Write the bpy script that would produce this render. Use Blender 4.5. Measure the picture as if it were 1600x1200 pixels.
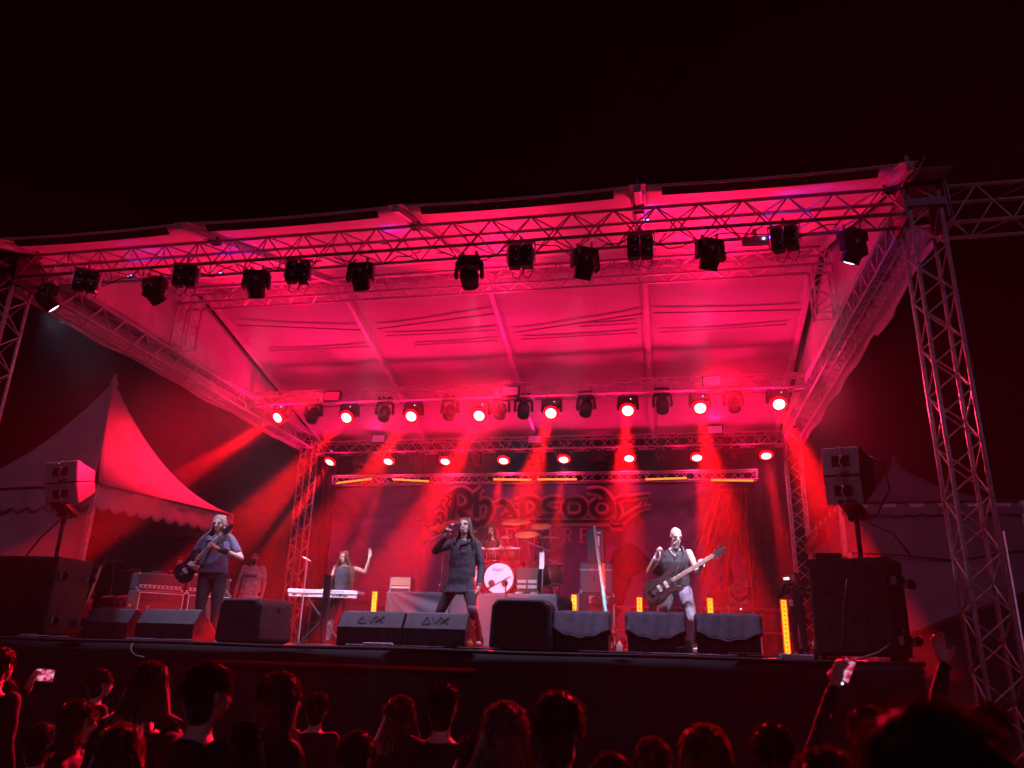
import bpy, bmesh, math, random
from mathutils import Vector as V, Matrix as M, noise
random.seed(7)
R = math.radians
scene = bpy.context.scene
for o in list(bpy.data.objects):
    bpy.data.objects.remove(o)
COL = scene.collection

# ------------------------------------------------------------------ camera
FPX = 1200.0
CAM = V((3.269, -9.046, 0.052))
YAW, PITCH, ROLL = -0.1968, 0.3294, 0.0276
_fw = V((math.sin(YAW) * math.cos(PITCH), math.cos(YAW) * math.cos(PITCH), math.sin(PITCH)))
_r0 = V((math.cos(YAW), -math.sin(YAW), 0))
_u0 = _r0.cross(_fw)
_r = _r0 * math.cos(ROLL) + _u0 * math.sin(ROLL)
_u = -_r0 * math.sin(ROLL) + _u0 * math.cos(ROLL)
cam = bpy.data.cameras.new('camera')
cam_o = bpy.data.objects.new('camera', cam)
COL.objects.link(cam_o)
mw = M((( _r.x, _u.x, -_fw.x, CAM.x), (_r.y, _u.y, -_fw.y, CAM.y), (_r.z, _u.z, -_fw.z, CAM.z), (0, 0, 0, 1)))
cam_o.matrix_world = mw
cam.sensor_width = 36
cam.lens = FPX / 1600 * 36
cam.clip_start = 0.05
cam.clip_end = 500
cam.dof.use_dof = True
cam.dof.focus_distance = 12.5
cam.dof.aperture_fstop = 2.1
scene.camera = cam_o

# ------------------------------------------------------------------ world, added front fill, exposure
W = bpy.data.worlds.new('World')
scene.world = W
W.use_nodes = True
bg = W.node_tree.nodes['Background']
bg.inputs[0].default_value = (1.0, 0.03, 0.14, 1)
bg.inputs[1].default_value = 0.0024
sun = bpy.data.lights.new('front_fill', 'SUN')  # violet fill added from behind the camera, no moon stands there
sun.energy = 0.13
sun.angle = R(12)
sun.color = (0.92, 0.36, 0.8)
sun_o = bpy.data.objects.new('front_fill', sun)
sun_o.rotation_euler = V((-0.3, 1, -0.62)).to_track_quat('-Z', 'Y').to_euler()
COL.objects.link(sun_o)
scene.view_settings.view_transform = 'Standard'
scene.view_settings.look = 'None'
scene.view_settings.exposure = 0
scene.view_settings.gamma = 1
scene.view_settings.use_curve_mapping = False
scene.render.engine = 'CYCLES'
cy = scene.cycles
cy.use_denoising = True
cy.max_bounces = 5
cy.diffuse_bounces = 3
cy.glossy_bounces = 2
cy.transmission_bounces = 2
cy.transparent_max_bounces = 6
cy.volume_bounces = 0
cy.sample_clamp_indirect = 4
cy.use_light_tree = True
cy.caustics_reflective = False
cy.caustics_refractive = False

# ------------------------------------------------------------------ helpers
def ray(px, py):
    return _fw + _r * ((px - 800) / FPX) + _u * ((600 - py) / FPX)
def at(px, py, Y):
    d = ray(px, py)
    return CAM + d * ((Y - CAM.y) / d.y)
def onplane(px, py, P, N):
    d = ray(px, py)
    return CAM + d * ((V(P) - CAM).dot(V(N)) / d.dot(V(N)))
def fl(px, Y, z=0.0):
    k = (px - 800) / FPX
    n = _r - _fw * k
    return CAM.x - ((Y - CAM.y) * n.y + (z - CAM.z) * n.z) / n.x

def mat(name, col, rough=0.6, metal=0.0, var=0.12, scale=6.0, emit=None, estr=0.0, bump=0.0, spec=0.5, stretch=None, var_lo=None, sheen=0.0):
    m = bpy.data.materials.new(name)
    m.use_nodes = True
    nt = m.node_tree
    b = nt.nodes['Principled BSDF']
    b.inputs['Roughness'].default_value = rough
    b.inputs['Metallic'].default_value = metal
    b.inputs['Specular IOR Level'].default_value = spec
    c = tuple(col) + (1,)
    b.inputs['Base Color'].default_value = c
    if var > 0:
        tc = nt.nodes.new('ShaderNodeTexCoord')
        nz = nt.nodes.new('ShaderNodeTexNoise')
        nz.inputs['Scale'].default_value = scale
        nz.inputs['Detail'].default_value = 5
        if stretch:
            mp = nt.nodes.new('ShaderNodeMapping')
            mp.inputs['Scale'].default_value = stretch
            nt.links.new(tc.outputs['Object'], mp.inputs[0])
            nt.links.new(mp.outputs[0], nz.inputs['Vector'])
        else:
            nt.links.new(tc.outputs['Object'], nz.inputs['Vector'])
        cr = nt.nodes.new('ShaderNodeValToRGB')
        cr.color_ramp.elements[0].position = 0.32
        cr.color_ramp.elements[1].position = 0.68
        lo = var_lo or [x * (1 - var * 2) for x in col]
        cr.color_ramp.elements[0].color = (lo[0], lo[1], lo[2], 1)
        cr.color_ramp.elements[1].color = tuple(min(1, x * (1 + var)) for x in col) + (1,)
        nt.links.new(nz.outputs['Fac'], cr.inputs[0])
        nt.links.new(cr.outputs[0], b.inputs['Base Color'])
        if bump > 0:
            bm_ = nt.nodes.new('ShaderNodeBump')
            bm_.inputs['Strength'].default_value = bump
            bm_.inputs['Distance'].default_value = 0.02
            nt.links.new(nz.outputs['Fac'], bm_.inputs['Height'])
            nt.links.new(bm_.outputs[0], b.inputs['Normal'])
    if emit:
        b.inputs['Emission Color'].default_value = tuple(emit) + (1,)
        b.inputs['Emission Strength'].default_value = estr
    return m

class MB:
    def __init__(s):
        s.v = []; s.f = []
    def add(s, vs, fs):
        n = len(s.v)
        s.v += [V(x) for x in vs]
        s.f += [tuple(i + n for i in f) for f in fs]
        return s
    def box(s, c, d, rot=None, taper=1.0):
        c = V(c); h = V(d) / 2
        vs = []
        for z in (-1, 1):
            t = taper if z > 0 else 1
            for x, y in ((-1, -1), (1, -1), (1, 1), (-1, 1)):
                p = V((x * h.x * t, y * h.y * t, z * h.z))
                if rot is not None: p = rot @ p
                vs.append(c + p)
        return s.add(vs, [(3, 2, 1, 0), (4, 5, 6, 7), (0, 1, 5, 4), (1, 2, 6, 5), (2, 3, 7, 6), (3, 0, 4, 7)])
    def cyl(s, p, q, r0, r1=None, n=8, caps=True):
        p = V(p); q = V(q); r1 = r0 if r1 is None else r1
        d = (q - p).normalized()
        a = d.orthogonal().normalized(); b = d.cross(a)
        vs = []
        for c, r in ((p, r0), (q, r1)):
            for i in range(n):
                t = 2 * math.pi * i / n
                vs.append(c + (a * math.cos(t) + b * math.sin(t)) * r)
        fs = [(i, (i + 1) % n, n + (i + 1) % n, n + i) for i in range(n)]
        if caps: fs += [tuple(range(n - 1, -1, -1)), tuple(range(n, 2 * n))]
        return s.add(vs, fs)
    def tube(s, pts, r, n=6, r1=None):
        pts = [V(p) for p in pts]
        m = len(pts); vs = []; fs = []
        a = None
        for i, p in enumerate(pts):
            d = (pts[min(i + 1, m - 1)] - pts[max(i - 1, 0)])
            d = d.normalized() if d.length > 1e-9 else V((0, 0, 1))
            if a is None: a = d.orthogonal().normalized()
            a = (a - d * a.dot(d))
            a = a.normalized() if a.length > 1e-6 else d.orthogonal().normalized()
            b = d.cross(a)
            rr = r if r1 is None else r + (r1 - r) * i / max(1, m - 1)
            if callable(r): rr = r(i / max(1, m - 1))
            for k in range(n):
                t = 2 * math.pi * k / n
                vs.append(p + (a * math.cos(t) + b * math.sin(t)) * rr)
        for i in range(m - 1):
            for k in range(n):
                k2 = (k + 1) % n
                fs.append((i * n + k, i * n + k2, (i + 1) * n + k2, (i + 1) * n + k))
        fs += [tuple(range(n - 1, -1, -1)), tuple(range((m - 1) * n, m * n))]
        return s.add(vs, fs)
    def ell(s, c, r, rot=None, nu=12, nv=8):
        c = V(c); r = V(r) if hasattr(r, '__len__') else V((r, r, r))
        vs = [V((0, 0, r.z))]
        for j in range(1, nv):
            ph = math.pi * j / nv
            for i in range(nu):
                t = 2 * math.pi * i / nu
                vs.append(V((r.x * math.sin(ph) * math.cos(t), r.y * math.sin(ph) * math.sin(t), r.z * math.cos(ph))))
        vs.append(V((0, 0, -r.z)))
        if rot is not None: vs = [rot @ v for v in vs]
        vs = [c + v for v in vs]
        fs = [(0, 1 + i, 1 + (i + 1) % nu) for i in range(nu)]
        for j in range(nv - 2):
            a = 1 + j * nu; b = a + nu
            fs += [(a + i, b + i, b + (i + 1) % nu, a + (i + 1) % nu) for i in range(nu)]
        a = 1 + (nv - 2) * nu
        fs += [(a + i, len(vs) - 1, a + (i + 1) % nu) for i in range(nu)]
        return s.add(vs, fs)
    def lathe(s, prof, mx=None, n=16, cap=True):
        mx = mx or M.Identity(4)
        vs = []
        for r, z in prof:
            for i in range(n):
                t = 2 * math.pi * i / n
                vs.append(mx @ V((r * math.cos(t), r * math.sin(t), z)))
        fs = []
        for j in range(len(prof) - 1):
            for i in range(n):
                i2 = (i + 1) % n
                fs.append((j * n + i, j * n + i2, (j + 1) * n + i2, (j + 1) * n + i))
        if cap:
            fs += [tuple(range(n - 1, -1, -1)), tuple(range((len(prof) - 1) * n, len(prof) * n))]
        return s.add(vs, fs)
    def prism(s, poly, h, mx=None):
        mx = mx or M.Identity(4)
        n = len(poly)
        vs = [mx @ V((x, y, 0)) for x, y in poly] + [mx @ V((x, y, h)) for x, y in poly]
        fs = [tuple(range(n - 1, -1, -1)), tuple(range(n, 2 * n))]
        fs += [(i, (i + 1) % n, n + (i + 1) % n, n + i) for i in range(n)]
        return s.add(vs, fs)
    def grid(s, fn, nu, nv):
        vs = [fn(i / nu, j / nv) for j in range(nv + 1) for i in range(nu + 1)]
        fs = []
        for j in range(nv):
            for i in range(nu):
                a = j * (nu + 1) + i
                fs.append((a, a + 1, a + nu + 2, a + nu + 1))
        return s.add(vs, fs)
    def xf(s, mx):
        s.v = [mx @ v for v in s.v]
        return s
    def mesh(s, name, m):
        me = bpy.data.meshes.new(name)
        me.from_pydata([tuple(v) for v in s.v], [], s.f)
        if m: me.materials.append(m)
        return me

def wm(o):
    mx = o.matrix_basis.copy()
    while o.parent:
        o = o.parent
        mx = o.matrix_basis @ mx
    return mx
def smooth(me):
    me.polygons.foreach_set('use_smooth', [True] * len(me.polygons))
def obj(name, mb, m, parent=None, sm=False, bevel=0.0, local=False, segs=2, thick=0.0):
    if parent is not None and not local:
        mb.xf(wm(parent).inverted())
    me = mb.mesh(name, m)
    o = bpy.data.objects.new(name, me)
    COL.objects.link(o)
    o.parent = parent
    if sm: smooth(me)
    if thick:
        mod = o.modifiers.new('thickness', 'SOLIDIFY'); mod.thickness = thick; mod.offset = 0
    if bevel:
        mod = o.modifiers.new('bevel', 'BEVEL'); mod.width = bevel; mod.segments = segs; mod.limit_method = 'ANGLE'; mod.angle_limit = R(40)
    return o
def inst(name, me, world, parent):
    o = bpy.data.objects.new(name, me)
    COL.objects.link(o)
    o.parent = parent
    o.matrix_basis = wm(parent).inverted() @ world
    return o
def tag(o, label=None, cat=None, group=None, kind=None):
    if label: o['label'] = label
    if cat: o['category'] = cat
    if group: o['group'] = group
    if kind: o['kind'] = kind
    return o
def thing(name, label, cat, loc=(0, 0, 0), rotz=0.0, group=None, rot=None):
    o = bpy.data.objects.new(name, None)
    o.empty_display_size = 0.1
    COL.objects.link(o)
    mx = rot.to_4x4() if rot is not None else M.Rotation(rotz, 4, 'Z')
    o.matrix_basis = M.Translation(V(loc)) @ mx
    return tag(o, label, cat, group)
def copy_tree(o, parent=None):
    c = o.copy()
    COL.objects.link(c)
    c.parent = parent
    for ch in [x for x in KIDS(o)]:
        copy_tree(ch, c)
    return c
def KIDS(o):
    return list(o.children)
def dup(root, loc, rotz=0.0, label=None, group=None, rot=None):
    c = copy_tree(root)
    mx = rot.to_4x4() if rot is not None else M.Rotation(rotz, 4, 'Z')
    c.matrix_basis = M.Translation(V(loc)) @ mx
    if label: c['label'] = label
    if group: c['group'] = group
    return c
def frame(d, up=(0, 0, 1)):
    z = V(d).normalized()
    x = V(up).cross(z)
    x = x.normalized() if x.length > 1e-5 else z.orthogonal().normalized()
    y = z.cross(x)
    return M((x, y, z)).transposed()
def spot(name, parent, p, aim, power, col, ang, blend=0.6, rad=0.05):
    l = bpy.data.lights.new(name, 'SPOT')
    l.energy = power; l.color = col; l.spot_size = R(ang); l.spot_blend = blend; l.shadow_soft_size = rad
    o = bpy.data.objects.new(name, l)
    COL.objects.link(o)
    o.parent = parent
    d = V(aim) - V(p)
    q = d.to_track_quat('-Z', 'Y').to_matrix().to_4x4()
    o.matrix_basis = wm(parent).inverted() @ (M.Translation(V(p)) @ q)
    return o

# ------------------------------------------------------------------ materials
ALU = mat('truss_aluminium', (0.72, 0.7, 0.72), 0.4, 0.15, 0.12, 14, bump=0.1)
CLOTH = mat('white_canopy_cloth', (0.62, 0.58, 0.6), 0.62, 0, 0.05, 1.6, stretch=(0.5, 3, 1))
CLOTH2 = mat('translucent_side_cloth', (0.66, 0.6, 0.62), 0.6, 0, 0.08, 2.2)
MESHBAND = mat('dark_mesh_band', (0.06, 0.05, 0.07), 0.8, 0, 0.2, 20)
STEEL = mat('steel', (0.55, 0.55, 0.58), 0.35, 0.8, 0.1, 20)
CHROME = mat('chrome', (0.8, 0.8, 0.82), 0.12, 1.0, 0.02, 20)
BLACK = mat('black_paint', (0.022, 0.022, 0.025), 0.42, 0, 0.25, 12)
BLACKP = mat('black_plastic', (0.03, 0.03, 0.033), 0.32, 0, 0.2, 18)
GRIME = mat('scuffed_black_wood', (0.024, 0.023, 0.026), 0.5, 0, 0.35, 9, bump=0.15)
TOLEX = mat('black_tolex', (0.05, 0.05, 0.06), 0.55, 0, 0.2, 60, bump=0.2)
DECK = mat('black_stage_boards', (0.03, 0.028, 0.03), 0.5, 0, 0.3, 5, stretch=(1, 8, 1))
SKIRT = mat('black_skirt_cloth', (0.02, 0.018, 0.022), 0.85, 0, 0.2, 3)
TENTC = mat('white_tent_cloth', (0.55, 0.52, 0.56), 0.65, 0, 0.07, 1.5)
GREYC = mat('grey_cover_cloth', (0.085, 0.08, 0.1), 0.8, 0, 0.15, 12, bump=0.2)
GRASS = mat('trodden_grass', (0.04, 0.045, 0.03), 0.9, 0, 0.3, 20, bump=0.3)
# ------------------------------------------------------------------ ground, stage
GZ = -1.65
g = MB().grid(lambda u, v: V((-45 + 90 * u, -30 + 90 * v, GZ + 0.03 * noise.noise(V((u * 30, v * 30, 0))))), 60, 60)
tag(obj('ground', g, GRASS), kind='structure')

stage = thing('stage', 'black stage platform with draped front skirt and cables on its edge', 'stage', (-0.2, 6, GZ))
obj('deck', MB().box((-0.2, 5.8, -0.055), (12.0, 12.0, 0.11)), DECK, stage)
def skirt(u, v):
    x = -6.18 + 11.96 * u
    n = 0.05 * math.sin(x * 5.3 + 2 * math.sin(x * 1.7)) * v + 0.06 * noise.noise(V((x * 0.8, v * 1.5, 3)))
    return V((x, -0.235 - n - 0.04 * v, -0.015 + (GZ + 0.02) * v + (0.03 * noise.noise(V((x * 0.6, 0, 9))) if v > 0 else 0)))
obj('skirt', MB().grid(skirt, 160, 14), SKIRT, stage, sm=True, thick=0.006)
obj('edge_strip', MB().tube([(-6.2 + 0.6 * i, -0.27 + 0.006 * math.sin(i * 2.2), -0.01 + 0.006 * math.sin(i * 1.3)) for i in range(21)], 0.022, 6), SKIRT, stage, sm=True)
a, b = at(330, 1033, -0.36), at(742, 1047, -0.36)
obj('ledge_rail', MB().box((a + b) / 2, ((b - a).length, 0.03, 0.03), frame(b - a) @ M.Rotation(R(90), 3, 'Y')), mat('red_glow_rail', (0.5, 0.03, 0.03), 0.3, 0.2, 0.1, 9), stage)  # red glow on the rail is put into its base colour
wing = thing('backline_platform', 'low black platform beside the stage under the pale tent', 'platform', (-8.6, 7, GZ))
obj('deck', MB().box((-8.7, 8.0, -0.1), (4.9, 9.5, 0.12)), DECK, wing)
for x in (-11, -6.5):
    for y in (3.5, 8, 12.5):
        obj('leg', MB().cyl((x, y, GZ), (x, y, -0.16), 0.04), STEEL, wing)

# ------------------------------------------------------------------ trusses
SZ = 0.36
def truss(name, label, A, B, w=SZ, h=SZ, pitch=0.55, up=(0, 0, 1), group=None, cr=0.025, br=0.011, merged=('top',), loc=None, shift=(0, 0, 0, 0), cat='truss'):
    A, B = V(A), V(B)
    d = (B - A); L = d.length; d.normalize()
    upv = V(up)
    a = upv.cross(d).normalized(); b = d.cross(a)
    root = thing(name, label, cat, loc or A, 0, group)
    cme = MB().cyl((0, 0, 0), (0, 0, L), cr, n=10).mesh('chord', ALU); smooth(cme)
    F = M((a, b, d)).transposed().to_4x4()
    for sa in (-1, 1):
        for sb in (-1, 1):
            inst('chord', cme, M.Translation(A + a * sa * w / 2 + b * sb * h / 2) @ F, root)
    n = max(2, round(L / pitch)); p = L / n
    faces = {'bottom': (lambda s: a * s * w / 2 - b * h / 2, w), 'top': (lambda s: a * s * w / 2 + b * h / 2, w),
             'left': (lambda s: -a * w / 2 + b * s * h / 2, h), 'right': (lambda s: a * w / 2 + b * s * h / 2, h)}
    lac = MB()
    for k, (fname, (fn, wd)) in enumerate(faces.items()):
        bl = math.hypot(wd, p / 2)
        bme = None
        for i in range(2 * n):
            s0 = -1 if i % 2 == 0 else 1
            if k % 2: s0 = -s0
            P = A + d * (p * i / 2) + fn(s0)
            Q = A + d * (p * (i + 1) / 2) + fn(-s0)
            if fname in merged:
                lac.cyl(P, Q, br, n=5, caps=False)
            else:
                if bme is None:
                    bme = MB().cyl((0, 0, 0), (0, 0, bl), br, n=6, caps=False).mesh('brace', ALU); smooth(bme)
                inst('brace', bme, M.Translation(P) @ frame(Q - P).to_4x4(), root)
    if lac.v: tag(obj('lacing', lac, ALU, root, sm=True), kind='stuff')
    # end frames
    for t in (0.02, L - 0.02):
        e = MB()
        q = [A + d * t + a * x * w / 2 + b * y * h / 2 for x, y in ((-1, -1), (1, -1), (1, 1), (-1, 1))]
        for i in range(4): e.cyl(q[i], q[(i + 1) % 4], br * 1.2, n=6)
        obj('end_frame', e, ALU, root, sm=True)
    return root
ZB = 5.25
ZC = ZB + SZ / 2
HW = 6.6
truss('lighting_truss', 'long box truss across the stage front carrying the black lamps', (-HW + 0.2, SZ / 2, ZC), (HW - 0.2, SZ / 2, ZC), group='trusses of the stage roof', merged=('top',))
truss('lighting_truss', 'raised ridge truss under the canopy just behind the front truss', (-6.35, 4.0, 6.74), (6.35, 4.0, 6.74), h=0.34, w=0.34, group='trusses of the stage roof', merged=('top', 'right', 'left'), pitch=0.5)
truss('lighting_truss', 'rear truss holding the upper row of red lamps', (-6.38, 7.44, 5.6), (6.38, 7.44, 5.6), h=0.3, w=0.3, group='trusses of the stage roof', merged=('top', 'left', 'right'))
truss('lighting_truss', 'rearmost truss holding the lower row of red lamps', (-6.4, 10.97, 5.27), (6.4, 10.97, 5.27), h=0.32, w=0.32, group='trusses of the stage roof', merged=('top', 'left', 'right'))
truss('lighting_truss', 'left side truss sloping away from the front corner above the pale tent', (-HW, 0.4, ZC), (-HW, 10.75, ZC), group='trusses of the stage roof', merged=('top',), pitch=0.6)
truss('lighting_truss', 'right side truss running back above the right speakers', (HW, 0.4, ZC), (HW, 10.75, ZC), group='trusses of the stage roof', merged=('top',), pitch=0.5)
truss('banner_truss', 'slim truss over the band banner with glowing amber bars', (-6.05, 11.6, 4.47), (5.78, 11.6, 4.47), w=0.24, h=0.24, cr=0.02, br=0.009, group='trusses of the stage roof', merged=('top', 'left', 'right'), pitch=0.5)
truss('wing_truss', 'dark outrigger truss leaving the right front tower at the frame edge', (6.86, 0.18, 5.32), (9.6, 0.18, 5.32), h=0.5, w=0.4, group='trusses of the stage roof', pitch=0.75)
tw = dict(up=(0, 1, 0), merged=(), cat='truss tower', group='towers of the stage roof', pitch=0.6)
for lab, x, y, z1 in (('front left truss tower cut by the left frame edge', -HW, 0.18, 5.6), ('tall front right truss tower beside the dark tent wall', HW, 0.18, 5.7),
                      ('rear left truss tower in the red haze behind the keyboardist', -HW, 10.97, 5.6), ('rear right truss tower behind the photographer in black', HW, 10.97, 5.6)):
    t = truss('truss_tower', lab, (x, y, GZ + 0.04), (x, y, z1), **tw)
    obj('base_plate', MB().box((x, y, GZ + 0.02), (0.7, 0.7, 0.04)), STEEL, t)
    if y < 1:
        s = MB()
        for dx in (-1, 1):
            s.box((x + dx * 0.235, y, 5.36), (0.03, 0.5, 0.46)); s.box((x, y + dx * 0.235, 5.36), (0.44, 0.03, 0.1)); s.box((x, y + dx * 0.235, 5.62), (0.44, 0.03, 0.06))
        obj('sleeve_block', s, BLACK, t)
        obj('top_pulley', MB().box((x, y, z1 + 0.05), (0.42, 0.42, 0.06)).box((x, y, z1 + 0.11), (0.2, 0.1, 0.1)), BLACK, t)
for x, lab in ((-6.2, 'short upright truss under the left end of the ridge truss'), (6.2, 'short upright truss under the right end of the ridge truss')):
    truss('riser_truss', lab, (x, 4.0, 5.62), (x, 4.0, 6.57), up=(0, 1, 0), merged=(), group='riser trusses', pitch=0.5, w=0.34, h=0.34)

# ------------------------------------------------------------------ canopy
PURLSHADM = mat('purlin_and_shadow_grey', (0.3, 0.27, 0.3), 0.8, 0, 0.1, 10)
E0, RG, RR = V((0, -0.6, 5.56)), V((0, 4.4, 7.16)), V((0, 11.2, 5.52))
roof = thing('canopy_roof', 'pale fabric stage roof lit pink and red from below', 'stage roof', (0, 4, 5.5))
RIBX = (-6.25, -3.15, -0.02, 3.12, 6.25)
def slope(x, t):   # t 0..1 front, 1..2 rear
    if t <= 1: p = E0.lerp(RG, t)
    else: p = RG.lerp(RR, t - 1)
    return V((x, p.y, p.z))
for k in range(4):
    x0, x1 = RIBX[k] + 0.02, RIBX[k + 1] - 0.02
    for part, (t0, t1) in (('front', (0, 1)), ('rear', (1, 2))):
        def fn(u, v, x0=x0, x1=x1, t0=t0, t1=t1, k=k):
            p = slope(x0 + (x1 - x0) * u, t0 + (t1 - t0) * v)
            sag = 0.04 * (1 - (2 * u - 1) ** 2) * (0.35 + 0.65 * math.sin(math.pi * v))
            p.z -= sag + 0.012 * noise.noise(V((u * 3 + k * 7, v * 4, t0 * 5)))
            return p
        obj('roof_panel', MB().grid(fn, 24, 24), CLOTH, roof, sm=True, thick=0.004)
        for us in (0.33, 0.67):
            obj('weld_seam', MB().grid(lambda u, v, us=us: fn(us + 0.012 * (u - 0.5), v) + V((0, 0, -0.006)), 1, 24), CLOTH2, roof, sm=True)
    # lip with eyelets along the front edge
    a0, a1 = slope(x0 + 0.28, 0.0), slope(x1 - 0.28, 0.0)
    sg = lambda u: 0.0315 * (1 - (2 * u - 1) ** 2)
    lip = obj('eave_strip', MB().grid(lambda u, v: V((a0.x + (a1.x - a0.x) * u, a0.y - 0.012 + 0.10 * v, a0.z - 0.03 - sg(0.09 + 0.82 * u) - 0.055 * v)), 16, 2), MESHBAND, roof, thick=0.004)
    ey = MB()
    for i in range(11):
        u = (i + 0.5) / 11
        c = V((a0.x + (a1.x - a0.x) * u, a0.y + 0.032, a0.z - 0.064 - sg(0.09 + 0.82 * u)))
        ey.ell(c, (0.011, 0.011, 0.011), nu=6, nv=4)
    tag(obj('eyelet', ey, CHROME, lip), kind='stuff')
    hem = MB().tube([V((x0 + (x1 - x0) * i / 12, E0.y - 0.015, E0.z - 0.004 - sg(i / 12))) for i in range(13)], 0.016, 6)
    obj('hem', hem, CLOTH, roof, sm=True)
for x in RIBX:
    for t0, t1 in ((-0.03, 1), (1, 2)):
        p, q = slope(x, max(0, t0)), slope(x, t1)
        if t0 < 0: p = p + (p - q) * 0.03
        o = V((0, 0, -0.07))
        fr = frame(q - p)
        obj('rib', MB().box((p + q) / 2 + o, (0.09, 0.1, (q - p).length), fr), ALU, roof, bevel=0.008)
        obj('keder_seam', MB().box((p + q) / 2 + V((0, 0, -0.012)), (0.2, 0.012, (q - p).length * 0.99), fr), CLOTH2, roof)
    obj('rib_bracket', MB().box((x, -0.62, 5.57), (0.05, 0.07, 0.15)).box((x, 0.12, 5.68), (0.14, 0.12, 0.08)), BLACK, roof)
NR = (RR - RG).cross(V((1, 0, 0))).normalized()
def onroof(px, py, dz=-0.10):
    p = onplane(px, py, RG + V((0, 0, dz)), NR)
    return p
for q in (((372, 508), (572, 516)), ((590, 514), (772, 490)), ((802, 520), (1004, 490)), ((1020, 489), (1252, 484))):
    p0, p1 = onroof(*q[0]), onroof(*q[1])
    obj('purlin', MB().tube([p0, p0.lerp(p1, 0.3), p0.lerp(p1, 0.6), p1], 0.016, 8), PURLSHADM, roof, sm=True)
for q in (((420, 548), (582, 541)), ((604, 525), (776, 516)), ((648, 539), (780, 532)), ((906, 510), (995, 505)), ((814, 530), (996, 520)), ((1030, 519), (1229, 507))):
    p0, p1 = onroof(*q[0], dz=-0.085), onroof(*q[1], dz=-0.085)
    obj('shadow_strip', MB().box((p0 + p1) / 2, (0.012, 0.04, (p1 - p0).length), frame(p1 - p0, NR) @ M.Rotation(R(90), 3, 'Z')), PURLSHADM, roof)  # purlin shadows drawn as darker strips under the cloth
for s, lab in ((-1, 'left'), (1, 'right')):
    def gable(u, v, s=s):
        t = 2 * u
        top = slope(s * 6.4, t)
        z = 5.64 + (max(top.z - 0.01, 5.65) - 5.64) * v
        return V((s * (6.46 + 0.03 * math.sin(u * 46 + v * 3) * (1 - v) + 0.05 * math.sin(u * 13) * math.sin(v * 3.1)), top.y, z))
    obj('gable_panel', MB().grid(gable, 60, 10), CLOTH2, roof, sm=True, thick=0.004)
    def val(u, v, s=s):
        y = -0.1 + 11.2 * u
        lo = 5.2 - 0.1 * (s > 0) + 0.022 * math.sin(y * 1.9) + 0.04 * noise.noise(V((y * 1.1, s, 2)))
        if s > 0 and 2.6 < y < 3.6: lo -= 0.07
        return V((s * (6.84 + 0.02 * math.sin(y * 3.1) * v + 0.03 * v), y, 5.66 + (lo - 5.66) * v))
    obj('side_valance', MB().grid(val, 90, 6), CLOTH2, roof, sm=True, thick=0.005)
    # cloth lying over the side truss between gable and valance
    obj('roof_flap', MB().grid(lambda u, v, s=s: V((s * (6.4 + 0.46 * v), -0.3 + 11.3 * u, 5.70 - 0.02 * v + 0.015 * math.sin(u * 30))), 40, 4), CLOTH2, roof, sm=True, thick=0.004)
# ------------------------------------------------------------------ lamps
RED = (1.0, 0.002, 0.006)
LENS_RED = mat('red_lit_lens', (0.8, 0.1, 0.1), 0.4, 0, 0, emit=(1.0, 0.16, 0.13), estr=13)
BLOOM_RING = mat('red_bloom_ring', (0.8, 0.05, 0.05), 0.4, 0, 0, emit=(1.0, 0.0, 0.0), estr=5)
LENS_DARK = mat('dark_lens', (0.03, 0.02, 0.03), 0.22, 0, 0, spec=0.35)
LENS_WHITE = mat('white_lit_lens', (0.8, 0.8, 0.9), 0.3, 0, 0, emit=(0.85, 0.8, 1.0), estr=7)
PANELM = mat('lit_wash_panel', (0.5, 0.2, 0.3), 0.4, 0, 0, emit=(0.62, 0.03, 0.17), estr=0.55)
PANELR = mat('red_lit_wash_panel', (0.5, 0.1, 0.2), 0.4, 0, 0, emit=(0.9, 0.0, 0.04), estr=0.9)
BLUELED = mat('blue_led', (0.1, 0.1, 0.5), 0.4, 0, 0, emit=(0.35, 0.35, 1.0), estr=6)
WHITELED = mat('white_led', (0.5, 0.5, 0.5), 0.4, 0, 0, emit=(0.9, 0.85, 1.0), estr=3)

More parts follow.
